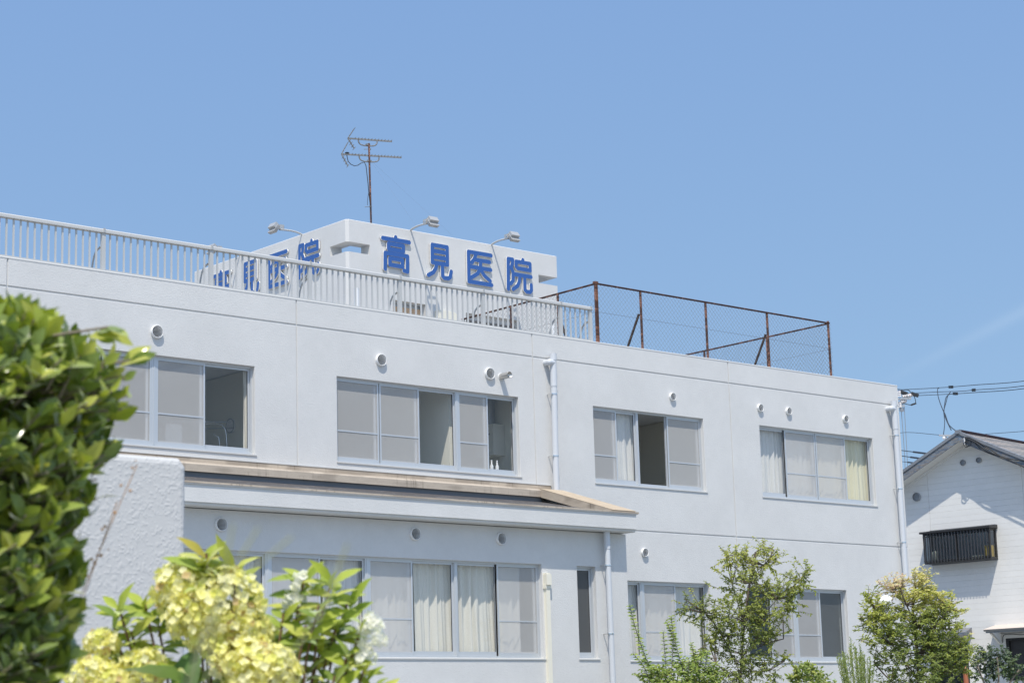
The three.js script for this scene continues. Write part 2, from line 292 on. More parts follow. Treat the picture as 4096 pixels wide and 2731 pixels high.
// ---- front wing
{
  part('wing_wall', plate(8.6, 24.88, -0.3, 3.44, EZ, 0.24, [O.e, O.n, ...bores(EZ)]), M.stucco, clinic);
  part('wing_wall', [box(24.64, 24.879, -0.3, 3.44, FZ, EZ - 0.242), box(8.6, 8.84, -0.3, 3.44, FZ, EZ - 0.242)], M.stucco, clinic);
  const f = -25.1; // face of the fascia
  part('fascia', profileX([[f, 3.5], [f, 3.755], [f - 0.25, 3.755], [f - 0.25, 3.452], [f - 0.045, 3.452], [f - 0.03, 3.47], [f - 0.03, 3.5]], 8.6, 24.872), M.stucco, clinic);
  part('soffit', box(8.6, 24.87, 3.453, 3.7, FZ, f - 0.252), M.smooth, clinic);
  part('drip_edge', box(8.6, 24.9, 3.757, 3.768, f - 0.02, f + 0.02), M.paintedEdge, clinic);
  part('roof_lip', profileX([[f + 0.024, 3.77], [f + 0.024, 3.80], [f - 0.1, 3.812], [f - 0.1, 3.77]], 8.6, 24.92), M.mortar, clinic);
  part('roof_membrane', profileX([[f - 0.06, 3.772], [f - 0.06, 3.782], [-26.99, 4.15], [-26.99, 3.772]], 8.6, 24.5), M.membrane, clinic);
  part('upstand', box(8.6, 24.36, 4.1, 4.235, FZ + 0.01, -26.985), M.upstand, clinic);
  part('roof_curb', profileX([[-26.93, 4.232], [-26.93, 4.346], [-26.952, 4.376], [FZ + 0.012, 4.385], [FZ + 0.012, 4.232]], 8.6, 24.302), M.mortar, clinic);
  part('wall_strip', box(8.6, 24.78, 4.386, 4.488, FZ + 0.001, FZ + 0.014), M.mortar, clinic);
  part('flashing', box(8.6, 24.80, 4.49, 4.502, FZ + 0.001, FZ + 0.022), M.paintedEdge, clinic);
  // sloping coping along the wing's right end
  part('side_coping', profileX([[FZ + 0.02, 4.23], [FZ + 0.02, 4.384], [-26.95, 4.374], [f - 0.005, 3.812], [f - 0.005, 3.806], [f - 0.34, 3.772], [-26.95, 4.228]], 24.304, 24.86), M.mortar, clinic);
  part('coping_top', profileX([[FZ + 0.02, 4.386], [FZ + 0.02, 4.394], [-26.95, 4.386], [f + 0.015, 3.816], [f + 0.015, 3.809], [-26.95, 4.377]], 24.306, 24.868), M.mortarTop, clinic);
  part('gable_infill', profileX([[FZ + 0.02, 3.7], [FZ + 0.02, 4.226], [-26.95, 4.22], [f - 0.3, 3.757]], 24.6, 24.855), M.stucco, clinic);
  const zi = EZ - 0.25;
  part('floor_slab', box(8.85, 24.63, -0.29, 0.3, FZ - 0.01, zi), M.inside, clinic);
  part('partition', [box(8.85, 24.63, 0.31, 3.44, FZ + 0.01, FZ + 0.06)], M.insideCream, clinic);
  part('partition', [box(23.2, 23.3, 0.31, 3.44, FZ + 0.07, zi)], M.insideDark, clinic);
}
windowOf(O.e, EZ, [['glass', 15.63, 16.5], ['glass', 16.48, 17.33], ['screen', 17.42, 18.35], ['glass', 18.33, 19.21], ['screen', 19.29, 20.16], ['glass', 20.14, 21.02], ['glass', 21.08, 21.95], ['screen', 21.94, 22.84]], [[17.33, 17.42], [19.21, 19.29], [21.02, 21.08]], 0.62);
windowOf(O.n, EZ, [['frosted', 23.71, 24.09]], []);

// ---- stair tower on the roof
const TX0 = 24.173, TX1 = 30.016, TZ0 = -32.5, TZ1 = -38.3, TT = 10.565;
{
  const c = 0.055, s = new THREE.Shape([[TX0 + c, -TZ0], [TX1, -TZ0], [TX1, -TZ1], [TX0, -TZ1], [TX0, -TZ0 + c]].map((p) => new THREE.Vector2(...p)));
  const solid = (g) => { const b = new Brush(g); b.updateMatrixWorld(); return b; }, ev = new Evaluator();
  ev.attributes = ['position', 'normal'];
  let b = solid(new THREE.ExtrudeGeometry(s, { depth: TT - 6.7, bevelEnabled: true, bevelSize: 0.012, bevelThickness: 0.012, bevelOffset: -0.012, bevelSegments: 1 }).rotateX(Math.PI / 2).translate(0, TT, 0).scale(1, 1, 1));
  // rotateX(90deg) sends the plan's y to +z: mirror it back
  b.geometry.scale(1, 1, -1); { const ix = b.geometry.index, p = b.geometry.attributes.position; if (!ix) for (const k of Object.keys(b.geometry.attributes)) { const at = b.geometry.attributes[k], w = at.itemSize; for (let i = 0; i < p.count; i += 3) for (let q = 0; q < w; q++) { const u = at.array[(i + 1) * w + q]; at.array[(i + 1) * w + q] = at.array[(i + 2) * w + q]; at.array[(i + 2) * w + q] = u; } } }
  b = solid(b.geometry);
  const cuts = [box(TX0 + 0.3, TX1 - 0.3, 9.55, 12, TZ1 + 0.3, TZ0 - 0.3), // open top
    box(TX0 - 1, 24.76, 9.89, 10.1, TZ0 - 0.31, TZ0 + 1), box(TX0 - 1, TX0 + 0.31, 9.892, 10.098, -33.09, TZ0 + 0.5), // corner slit
    box(29.455, TX1 + 1, 9.89, 10.08, TZ0 - 0.31, TZ0 + 1), box(TX1 - 0.31, TX1 + 0.5, 9.892, 10.078, -33.09, TZ0 + 0.5),
    box(25.34, 26.21, 8.0, 9.01, TZ0 - 0.18, TZ0 + 1), box(27.32, 28.84, 8.0, 8.965, TZ0 - 1.6, TZ0 + 1)];
  for (const q of cuts) b = ev.evaluate(b, solid(q), SUBTRACTION);
  part('tower', b.geometry, M.stucco, clinic);
  const w = sub('window', clinic);
  part('frame', [...sash(25.34, 26.21, 8.0, 9.01, TZ0 - 0.1, { st: 0.03, top: 0.03, bot: 0.05, d: 0.05 })], M.alu, w);
  part('board', box(25.36, 26.19, 8.02, 8.915, TZ0 - 0.165, TZ0 - 0.14), M.wood, w);
  part('pane', new THREE.PlaneGeometry(0.8, 0.95).translate(25.775, 8.5, TZ0 - 0.12), M.glass, w);
  const v = sub('window', clinic);
  part('frame', [...sash(27.32, 28.84, 8.0, 8.965, TZ0 - 0.12, { st: 0.03, top: 0.11, bot: 0.05, d: 0.05 })], M.smooth, v);
  part('louver', Array.from({ length: 9 }, (_, i) => new THREE.BoxGeometry(1.44, 0.012, 0.09).rotateX(-0.6).translate(28.08, 8.1 + i * 0.09, TZ0 - 0.15)), M.galv, v);
}

// ---------------------------------------------------------------- raised sign lettering (stroke centre lines, metres)
const GLYPHS = [
  [0.705, [[[0.34, 0.71], [0.345, 0.66]], [[0, 0.65], [0.7, 0.65]], [[0.15, 0.55], [0.54, 0.55], [0.54, 0.435], [0.15, 0.435], [0.15, 0.55]], [[0.05, 0], [0.06, 0.34], [0.65, 0.34], [0.64, 0.01], [0.55, 0.02]], [[0.18, 0.24], [0.51, 0.24], [0.51, 0.10], [0.18, 0.10], [0.18, 0.24]]]],
  [0.63, [[[0.12, 0.69], [0.53, 0.69], [0.525, 0.305], [0.115, 0.305], [0.12, 0.69]], [[0.12, 0.56], [0.52, 0.56]], [[0.115, 0.43], [0.52, 0.43]], [[0.23, 0.3], [0.21, 0.2], [0.14, 0.095], [0, 0.015]], [[0.39, 0.3], [0.39, 0.045], [0.43, 0.005], [0.55, 0.01], [0.6, 0.05], [0.63, 0.17]]]],
  [0.655, [[[0.65, 0.66], [0.01, 0.66], [0.005, 0], [0.65, 0]], [[0.22, 0.63], [0.165, 0.51], [0.09, 0.43]], [[0.16, 0.505], [0.6, 0.505]], [[0.07, 0.335], [0.63, 0.335]], [[0.35, 0.505], [0.34, 0.35], [0.26, 0.21], [0.08, 0.1]], [[0.34, 0.31], [0.45, 0.18], [0.61, 0.085]]]],
  [0.68, [[[0.0, 0], [0.02, 0.68], [0.15, 0.68], [0.14, 0.59], [0.1, 0.5], [0.155, 0.39], [0.15, 0.21], [0.075, 0.13]], [[0.45, 0.71], [0.45, 0.65]], [[0.25, 0.54], [0.25, 0.65], [0.66, 0.65], [0.66, 0.5]], [[0.29, 0.5], [0.66, 0.5]], [[0.22, 0.355], [0.68, 0.355]], [[0.35, 0.355], [0.33, 0.21], [0.28, 0.11], [0.14, 0.015]], [[0.49, 0.355], [0.49, 0.045], [0.54, 0.005], [0.64, 0.01], [0.68, 0.06], [0.68, 0.17]]]],
];
function strokeGeo(pts, r, depth) { // a rounded stroke: each leg a capsule, corners rounded by the same radius
  const out = [];
  for (let i = 0; i + 1 < pts.length; i++) {
    const [ax, ay] = pts[i], [bx, by] = pts[i + 1], t = Math.atan2(by - ay, bx - ax), s = new THREE.Shape();
    s.absarc(bx, by, r, t - Math.PI / 2, t + Math.PI / 2, false); s.absarc(ax, ay, r, t + Math.PI / 2, t + 1.5 * Math.PI, false);
    const g = new THREE.ExtrudeGeometry(s, { depth: depth, bevelEnabled: false, curveSegments: 5 });
    out.push(g);
  }
  return out;
}
function splitCaps(gs, depth) { // front faces apart from the sides
  const face = [], edge = [];
  for (const g0 of gs) {
    const g = g0.index ? g0.toNonIndexed() : g0, n = g.attributes.normal, p = g.attributes.position, F = { p: [], n: [] }, E = { p: [], n: [] };
    for (let i = 0; i < p.count; i += 3) {
      const to = n.getZ(i) > 0.9 ? F : n.getZ(i) < -0.9 ? null : E;
      if (to) for (let k = i; k < i + 3; k++) { to.p.push(p.getX(k), p.getY(k), p.getZ(k)); to.n.push(n.getX(k), n.getY(k), n.getZ(k)); }
    }
    for (const [q, list] of [[F, face], [E, edge]]) { const h = new THREE.BufferGeometry(); h.setAttribute('position', new THREE.Float32BufferAttribute(q.p, 3)); h.setAttribute('normal', new THREE.Float32BufferAttribute(q.n, 3)); list.push(h); }
  }
  return [face, edge];
}
function signAt(label, at, turn, starts, y) {
  const s = thing('raised_letter_sign', label, 'sign', at, turn, 'lettering on the roof tower');
  GLYPHS.forEach(([, strokes], i) => {
    const gs = []; let k = 0;
    for (const st of strokes) for (const g of strokeGeo(st, 0.046, 0.035)) gs.push(g.translate(0, 0, -0.00012 * k++));
    const [face, edge] = splitCaps(gs), put = (l) => l.map((g) => g.translate(starts[i], y[i], 0.016));
    const ch = part('character', put(face), M.blue, s);
    part('letter_edge', put(edge), M.letterEdge, ch);
    part('spacer', [box(starts[i] + 0.2, starts[i] + 0.24, y[i] + 0.33, y[i] + 0.36, 0, 0.018)], M.galv, ch);
  });
  return s;
}
signAt('blue raised lettering on the tower face that looks to the front', [25.0, 9.6, TZ0], 0, [0.064, 1.267, 2.381, 3.507], [0.034, 0.033, 0.05, 0.025]);
signAt('blue raised lettering on the tower side face, partly behind the railing', [TX0, 9.6, -37.5], -Math.PI / 2, [0.02, 1.2, 2.25, 3.37], [0.03, 0.035, 0.04, 0.03]);
// ---------------------------------------------------------------- on the roof
{ // railing
  const z = FZ - 0.13, r = worldThing('roof_railing', 'light grey railing of thin balusters along the clinic roof edge', 'railing', [20, TOP, z]);
  const posts = [11.55, 13.56, 15.57, 17.56, 19.53, 21.46, 23.38, 25.29, 26.06];
  part('handrail', profileX([[z - 0.04, 7.945], [z - 0.044, 7.97], [z - 0.04, 7.99], [z - 0.024, 8.012], [z + 0.024, 8.012], [z + 0.042, 7.992], [z + 0.042, 7.968], [z + 0.048, 7.964], [z + 0.048, 7.948], [z + 0.04, 7.945]], 10.6, 26.1), M.rail, r);
  part('base_rail', box(10.6, 26.1, TOP + 0.025, TOP + 0.05, z - 0.015, z + 0.015), M.rail, r);
  posts.forEach((x, i) => {
    part('post', box(x - 0.032, x + 0.032, TOP - 0.3, 7.946, z - 0.03, z + 0.03), M.rail, r);
    part('joint_cap', box(x - 0.014, x + 0.014, 7.95, 8.018, z - 0.048, z + 0.053), M.lamp, r);
    part('brace', tube([V(x - 0.035, 7.72, z - 0.03), V(x - 0.04, 7.69, z - 0.12), V(x - 0.045, 7.6, z - 0.2), V(x - 0.05, 7.3, z - 0.27), V(x - 0.05, 6.8, z - 0.3)], 0.017, 14), M.rail, r);
    if (i + 1 < posts.length) { const n = Math.round((posts[i + 1] - x) / 0.121), d = (posts[i + 1] - x) / n; for (let k = 1; k < n; k++) part('baluster', box(x + k * d - 0.013, x + k * d + 0.013, TOP + 0.05, 7.946, z - 0.011, z + 0.011), M.rail, r); }
  });
}
{ // rusty chain link enclosure
  const z0 = FZ - 0.2, z1 = -33.2, xa = 26.32, xb = 33.21, y0 = TOP - 0.25, y1 = 8.51;
  const f = worldThing('chain_link_fence', 'rusty brown chain link fence around the right half of the roof', 'fence', [29.8, 6.78, -30]);
  const post = (x, z, top = y1 + 0.02) => part('post', [box(x - 0.014, x + 0.014, 6.78, top, z - 0.02, z - 0.012), box(x - 0.014, x - 0.008, 6.78, top - 0.001, z - 0.012, z + 0.022), box(x + 0.008, x + 0.014, 6.78, top - 0.001, z - 0.012, z + 0.022)], M.rust, f);
  const L = (a, b) => part('top_rail', [beam(a, b, 0.034, 0.007).translate(0, 0.014, 0), beam(a, b, 0.007, 0.03)], M.rust, f);
  L(V(xa, y1, z0), V(xb, y1, z0)); L(V(xa, y1, z0), V(xa, y1, -31.45)); L(V(xb, y1, z0), V(xb, y1, z1));
  for (const x of [xa - 0.018, xa + 0.018, 27.52, 29.367, 31.215, 33.17]) post(x, z0 - 0.01, x < 27 || x > 33 ? y1 + 0.05 : y1 + 0.02);
  for (const z of [-28.5, -29.9, -31.4]) post(xa, z);
  for (const z of [-29.2, -31.1, -33.1]) post(xb, z);
  part('corner_plate', [beam(V(xa - 0.05, y1 + 0.02, z0 - 0.03), V(xa + 0.05, y1 + 0.02, z0), 0.04, 0.05)], M.rust, f);
  for (const x of [27.52, 31.215]) part('brace', beam(V(x - 0.02, 8.06, z0 - 0.05), V(x - 0.02, 6.85, z0 - 0.75), 0.035, 0.035), M.rustDark, f);
  part('brace', beam(V(xb - 0.04, 8.35, -31.1), V(xb - 0.1, 6.8, -30.8), 0.05, 0.04), M.rust, f);
  part('brace', beam(V(xa + 0.05, 8.0, -29.9), V(xa + 0.55, 6.8, -29.85), 0.035, 0.035), M.rustDark, f);
  part('brace', beam(V(xa + 0.05, 8.0, -28.5), V(xa + 0.5, 6.8, -28.45), 0.035, 0.035), M.rustDark, f);
  // the link mesh: every wire a bent strand, joined per side
  const side = (a, b) => {
    const len = Math.hypot(b.x - a.x, b.z - a.z), dx = (b.x - a.x) / len, dz = (b.z - a.z) / len, h = y1 - 0.02 - y0, pitch = 0.1, out = [];
    const at = (s, y) => V(a.x + dx * s, y, a.z + dz * s + 0.0);
    for (let s = -h; s < len; s += pitch) for (const up of [1, -1]) {
      const s0 = Math.max(0, s), s1 = Math.min(len, s + h); if (s1 - s0 < 0.03) continue;
      const ya = up > 0 ? y0 + (s0 - s) : y1 - 0.02 - (s0 - s), yb = up > 0 ? y0 + (s1 - s) : y1 - 0.02 - (s1 - s);
      out.push(bar(at(s0, ya), at(s1, yb), 0.0018, 3));
    }
    for (const y of [7.95, y0 + 0.02]) out.push(bar(at(0, y), at(len, y), 0.003, 3));
    return out;
  };
  part('chain_link', side(V(xa, 0, z0 + 0.03), V(xb, 0, z0 + 0.03)), M.wire, f, { kind: 'stuff' });
  part('chain_link', side(V(xa - 0.03, 0, -31.45), V(xa - 0.03, 0, z0)), M.wire, f, { kind: 'stuff' });
  part('chain_link', side(V(xb, 0, z0), V(xb, 0, z1)), M.wire, f, { kind: 'stuff' });
}
{ // floodlights over the lettering
  const proto = thing('floodlight', 'grey floodlight on a bent arm above the front lettering, nearest the antenna', 'floodlight', [25.85, TT, TZ0], 0, 'floodlights on the roof tower');
  part('arm', tube([V(0, -0.12, -0.2), V(0, 0.0, -0.02), V(0, 0.035, 0.1), V(0, 0.05, 0.3), V(0, 0.035, 0.56)], 0.021, 18, 8), M.rail, proto);
  const tilt = (g) => g.rotateX(0.95).translate(0.02, 0.0, 0.72);
  part('bracket', [box(-0.15, -0.135, -0.06, 0.06, 0.5, 0.64), box(-0.15, 0.05, -0.02, 0.0, 0.5, 0.53), box(0.2, 0.215, -0.06, 0.06, 0.5, 0.64), box(0.05, 0.215, -0.019, 0.001, 0.5, 0.529)].map((g) => g.translate(0, 0.055, 0.02)), M.lamp, proto);
  part('housing', [tilt(new THREE.CylinderGeometry(0.27, 0.24, 0.1, 4, 1).rotateY(Math.PI / 4).scale(0.86, 1, 0.66))], M.lamp, proto);
  part('fin_block', [tilt(box(-0.15, 0.15, 0.05, 0.13, -0.13, 0.02))], M.lamp, proto);
  part('lens', tilt(box(-0.13, 0.13, -0.056, -0.051, -0.1, 0.1)), M.lens, proto);
  part('bolt', bar(V(-0.16, 0.055, 0.62), V(-0.13, 0.055, 0.62), 0.025, 8), M.chrome, proto);
  const copy = (label, at, turn) => { const c = proto.clone(); c.name = numbered('floodlight'); c.position.set(...at); c.rotation.y = turn; c.userData = { ...proto.userData, label }; scene.add(c); };
  // the fittings are small beside their arms
  for (const c of proto.children) if (c.name !== 'arm') { c.scale.setScalar(0.76); c.position.set(0, 0.012, 0.165); }
  copy('grey floodlight on a bent arm above the last front character', [28.1, TT, TZ0], 0);
  copy('grey floodlight standing clear above the tower side face, beside the antenna', [TX0, TT, -34.1], -Math.PI / 2);
  copy('grey floodlight half hidden behind the railing at the left tower end', [TX0, TT + 0.02, -36.46], -Math.PI / 2);
}
{ // television antenna
  const a = worldThing('tv_antenna', 'television antenna with two long toothed booms on a rusty mast', 'antenna', [25.96, 9.55, -34]);
  part('mast', [bar(V(25.97, 9.55, -34), V(25.92, 12.86, -34), 0.021, 8)], M.rust, a);
  const yagi = (p, q, n, reach, cradle) => {
    const d = q.clone().sub(p).normalize(), s = new THREE.Vector3().crossVectors(d, V(0, 1, 0)).normalize(), on = (t) => p.clone().addScaledVector(d, t), L = p.distanceTo(q);
    const boom = part('boom', beam(p, q, 0.03, 0.03), M.aerial, a);
    part('director', Array.from({ length: n }, (_, i) => { const c = on(0.16 + (L - 0.18) * i / (n - 1)); return bar(c.clone().addScaledVector(s, -0.085).add(V(0, 0.012, 0)), c.clone().addScaledVector(s, 0.085).add(V(0, 0.012, 0)), 0.006, 5); }), M.aerial, boom, { kind: 'stuff' });
    for (const up of [1, -1]) { // corner reflector
      const e = on(0.14).add(V(0, up * reach, 0)), m = p.clone();
      const arm = part('reflector', beam(m, e, 0.03, 0.02), M.aerial, a);
      part('reflector_rod', Array.from({ length: 4 }, (_, i) => { const c = m.clone().lerp(e, (i + 1) / 4); return bar(c.clone().addScaledVector(s, -0.12), c.clone().addScaledVector(s, 0.12), 0.0065, 5); }), M.aerial, arm, { kind: 'stuff' });
    }
    const [t0, t1] = cradle, y = -0.12, c0 = on(t0), c1 = on(t1);
    part('cradle', tube([c0, c0.clone().add(V(0, -0.06, 0)), c0.clone().addScaledVector(d, 0.05).add(V(0, y, 0)), c1.clone().addScaledVector(d, -0.05).add(V(0, y, 0)), c1.clone().add(V(0, -0.06, 0)), c1], 0.015, 24, 6), M.aerial, a);
    const k = on((t0 + t1) / 2).add(V(0, y, 0)); part('clamp', box(k.x - 0.045, k.x + 0.045, k.y - 0.02, k.y + 0.02, k.z - 0.03, k.z + 0.03), M.aerial, a);
  };
  yagi(V(25.49, 12.945, -34.19), V(26.42, 12.945, -33.82), 12, 0.22, [0.24, 0.66]);
  yagi(V(25.37, 12.585, -34.27), V(26.60, 12.585, -33.72), 17, 0.26, [0.4, 0.84]);
  part('feeder_box', box(25.46, 25.53, 12.6, 12.635, -34.26, -34.2), M.black, a);
  part('cable', tube([V(25.48, 12.6, -34.23), V(25.52, 12.4, -34.2), V(25.65, 12.33, -34.13), V(25.82, 12.43, -34.05), V(25.86, 12.1, -34), V(25.9, 11.7, -34), V(25.93, 11.3, -33.98), V(25.95, 9.6, -33.98)], 0.009, 40, 5), M.black, a);
  part('cable_end', tube([V(25.93, 11.72, -33.98), V(25.89, 11.74, -33.98), V(25.85, 11.6, -33.98), V(25.84, 11.44, -33.98)], 0.005, 12, 5), M.black, a);
  for (const y of [12.72, 11.42]) part('guy_ring', [bar(V(25.94, y, -34), V(25.94, y + 0.02, -34), 0.03, 8), bar(V(25.93, y + 0.01, -34), V(25.78, y - 0.02, -34), 0.006, 4)], M.aerial, a);
  part('guy_wire', [bar(V(25.93, 12.5, -34), V(29.8, 10.5, -34.4), 0.0009, 3), bar(V(25.93, 12.5, -34), V(26.4, 10.5, -32.7), 0.0009, 3)], M.aerial, a);
}
const whitePost = (label, x, y0, y1, z, x2 = x) => { const p = worldThing('vent_pipe', label, 'pipe', [x, y0, z]); part('pipe', bar(V(x, y0, z), V(x2, y1, z), 0.046, 12), M.pvcWhite, p); part('cap', bar(V(x2, y1, z), V(x2, y1 + 0.01, z), 0.049, 12), M.pvcWhite, p); };
whitePost('plain white pipe standing behind the railing left of the tower window', 21.77, 6.78, 8.14, -29);
whitePost('white pipe leaning at the tower right corner behind the fence', 28.66, 6.78, 8.72, -31.3, 28.72);
{
  const d = worldThing('pipe_cover', 'cream pipe cover with rounded end on the tower below the lettering', 'pipe cover', [26.68, 8.4, TZ0]);
  part('cover', [box(26.46, 26.86, 8.6, 8.905, TZ0, TZ0 + 0.13), new THREE.CylinderGeometry(0.15, 0.15, 0.13, 14, 1, false, 0, Math.PI).rotateX(Math.PI / 2).translate(26.86, 8.753, TZ0 + 0.065)], M.pvcCream, d);
  part('elbow', box(26.46, 26.6, 7.6, 8.595, TZ0, TZ0 + 0.12), M.pvcCream, d);
}

// ---------------------------------------------------------------- vents, pipes on the walls
function airVent(label, x, y, z, r, group, turn = 0, mat = M.ventBody, duct = false) {
    const v = thing('air_vent', label, 'vent', [x, y, z], turn, group), ring = new THREE.LatheGeometry([[r, 0], [r * 1.02, 0.012], [r, 0.045], [r * 0.96, 0.052], [r * 0.9, 0.052], [r * 0.88, 0.0]].map((p) => new THREE.Vector2(...p)), 26).rotateX(Math.PI / 2);
    part('hood', ring, mat, v);
    if (duct) part('duct', [new THREE.CylinderGeometry(r * 0.89, r * 0.89, 0.05, 18, 1, true).rotateX(Math.PI / 2).translate(0, 0, 0.027), new THREE.CircleGeometry(r * 0.9, 18).translate(0, 0, 0.004)], mat, v);
    const n = 9; for (let i = 0; i < n; i++) { const yy = -r * 0.78 + i * r * 1.56 / (n - 1), h = Math.sqrt(Math.max(0.0004, (r * 0.9) ** 2 - yy * yy)); part('louver', new THREE.BoxGeometry(2 * h, r * 0.03, r * 0.1).rotateX(0.12).translate(0, yy, 0.04), mat, v); }
    return v;
  }
{
  const make = airVent;
  const up = 'round louvered vents under the roof line', low = 'round vents under the wing roof';
  make('round white louvered vent above the leftmost upper window', 16.46, 6.44, FZ, 0.105, up);
  make('round white louvered vent above the left panes of the second upper window', 20.91, 6.435, FZ, 0.105, up);
  make('round white louvered vent beside the steel exhaust pipe', 23.37, 6.435, FZ, 0.105, up);
  make('small round white vent above the third upper window, right of the drainpipe', 28.06, 6.43, FZ, 0.078, up);
  make('small white vent above the left edge of the rightmost upper window', 30.6, 6.425, FZ, 0.078, up);
  make('small white vent above the second pane of the rightmost upper window', 31.47, 6.43, FZ, 0.078, up);
  make('small white vent nearest the building right corner, above the cream curtain', 33.28, 6.415, FZ, 0.078, up);
  make('small white vent low on the wall right of the front wing', 27.12, 3.36, FZ, 0.08, up);
  make('shaded round vent under the wing roof, nearest the white garden wall', 16.48, 3.22, EZ, 0.1, low);
  make('shaded round vent in the middle under the wing roof', 20.15, 3.24, EZ, 0.1, low);
  make('shaded round vent under the wing roof above the rightmost curtains', 21.97, 3.24, EZ, 0.1, low);
  const e = thing('exhaust_pipe', 'stainless exhaust pipe with slotted sides poking from the upper wall', 'exhaust pipe', [23.655, 6.41, FZ]);
  part('flange', bar(V(0, 0, 0), V(0, 0, 0.012), 0.066, 20), M.ventBody, e);
  part('tube', new THREE.LatheGeometry([[0.058, 0.01], [0.058, 0.245], [0.054, 0.245], [0.03, 0.2], [0.0, 0.19]].map((p) => new THREE.Vector2(...p)), 24).rotateX(Math.PI / 2), M.steel, e);
  for (const [z0, n] of [[0.03, 4], [0.17, 3]]) for (let i = 0; i < n; i++) for (const t of [-2.5, -2.05, -1.62]) part('slot', box(-0.009, 0.009, 0.0565, 0.0592, z0 + i * 0.02, z0 + i * 0.02 + 0.011).rotateZ(t - Math.PI / 2 + Math.PI), M.dark, e);
}
function drainpipe(label, x, y0, y1, fz, clamps, elbow, x2 = x, r = 0.057) {
  const p = worldThing('drainpipe', label, 'drainpipe', [x, y0, fz]), z = fz + 0.115, xa = (y) => x2 + (x - x2) * (y - y0) / (y1 - y0);
  part('pipe', bar(V(x2, y0, z), V(x, y1, z), r, 20), M.pvc, p);
  for (const [a, b] of elbow ? [[y1 - 0.13, y1 + 0.001], [y1 - 0.42, y1 - 0.3], [y1 - 0.62, y1 - 0.42]] : [[y1 - 0.3, y1]]) part('collar', bar(V(xa(a), a, z), V(xa(b), b, z), r + 0.006, 20), M.pvc, p);
  if (elbow) { part('outlet', [bar(V(x - 0.1, y1 - 0.17, fz), V(x - 0.1, y1 - 0.17, z), 0.06, 18), new THREE.SphereGeometry(0.062, 16, 10).translate(x - 0.1, y1 - 0.17, z), bar(V(x - 0.1, y1 - 0.17, z), V(x, y1 - 0.17, z), 0.06, 18)], M.pvc, p); }
  for (const y of clamps) part('clamp', [bar(V(xa(y), y - 0.012, z), V(xa(y), y + 0.012, z), r + 0.006, 18), box(xa(y) - 0.085, xa(y) - 0.05, y - 0.012, y + 0.012, z - 0.01, z + 0.03), bar(V(xa(y) - 0.07, y, fz), V(xa(y) - 0.07, y, z), 0.009, 6)], M.chrome, p);
}
drainpipe('grey drainpipe between the second and third upper windows, ending on the wing roof', 24.85, 4.38, 6.94, FZ, [6.18, 5.03], true, 24.82);
drainpipe('grey drainpipe at the building right corner, running down into the shrubs', 34.83, -0.3, 6.92, FZ, [6.17, 5.01, 3.86, 2.7], true, 34.87);
drainpipe('grey drainpipe in front of the wing wall beside the narrow window', 24.31, -0.3, 3.452, EZ, [2.87, 1.7], false, 24.34, 0.05);
{
  const d = worldThing('cable_duct', 'cream cable duct with a capped top on the wing wall', 'cable duct', [22.95, -0.3, EZ]);
  part('duct', box(22.905, 22.99, -0.3, 2.5, EZ, EZ + 0.065), M.pvcCream, d);
  part('cap', [box(22.89, 23.0, 2.5, 2.68, EZ, EZ + 0.1), box(22.9, 22.99, 2.68, 2.7, EZ, EZ + 0.08), box(22.885, 23.0, 2.44, 2.499, EZ, EZ + 0.075)], M.pvcCream, d);
  const g = worldThing('globe_lamp', 'white globe wall lamp half hidden behind the yellowing shrub', 'lamp', [34.03, 2.55, FZ]);
  part('globe', new THREE.SphereGeometry(0.15, 24, 16).translate(34.03, 2.56, FZ + 0.2), M.pvcWhite, g);
  part('bracket', [box(33.96, 34.1, 2.33, 2.44, FZ, FZ + 0.05), bar(V(34.03, 2.38, FZ + 0.05), V(34.03, 2.41, FZ + 0.2), 0.04, 10)], M.galv, g);
}

// ---------------------------------------------------------------- behind the glass
function curtain(label, xa, xb, y0, y1, z, m, { gather = 0, group, folds = 0.15, amp = 0.042 } = {}) {
  const x0 = xa + 0.11, x1 = xb + 0.14, nx = Math.max(16, Math.round((x1 - x0) / 0.011)), ny = 14, g = new THREE.PlaneGeometry(1, 1, nx, ny), p = g.attributes.position, ph = rr(0, 6), w2 = rr(0.6, 1.4);
  for (let i = 0; i < p.count; i++) {
    const u = p.getX(i) + 0.5, v = p.getY(i) + 0.5, x = x0 + (x1 - x0) * (u + gather * (1 - v) * (0.5 - u) * 0.3), t = x / folds * 2 * Math.PI;
    const k = (0.55 + 0.45 * Math.sin(ph + t * 0.27 * w2)) * (1.1 - 0.4 * v);
    p.setXYZ(i, x + 0.012 * Math.sin(t * 0.5 + v * 2), y0 + (y1 - y0) * v + (v < 0.01 ? 0.012 * Math.sin(t * 0.5 + ph) : 0), z + amp * k * Math.sin(t + ph + 0.5 * Math.sin(v * 3 + ph)) + 0.006 * Math.sin(t * 2.3 + v * 5));
  }
  g.computeVertexNormals();
  const c = worldThing('curtain', label, 'curtain', [(x0 + x1) / 2, y0, z], group);
  part('cloth', g, m, c);
  part('rail', box(x0 - 0.03, x1 + 0.03, y1 + 0.002, y1 + 0.025, z - 0.015, z + 0.015), M.alu, c);
}
reseed(77);
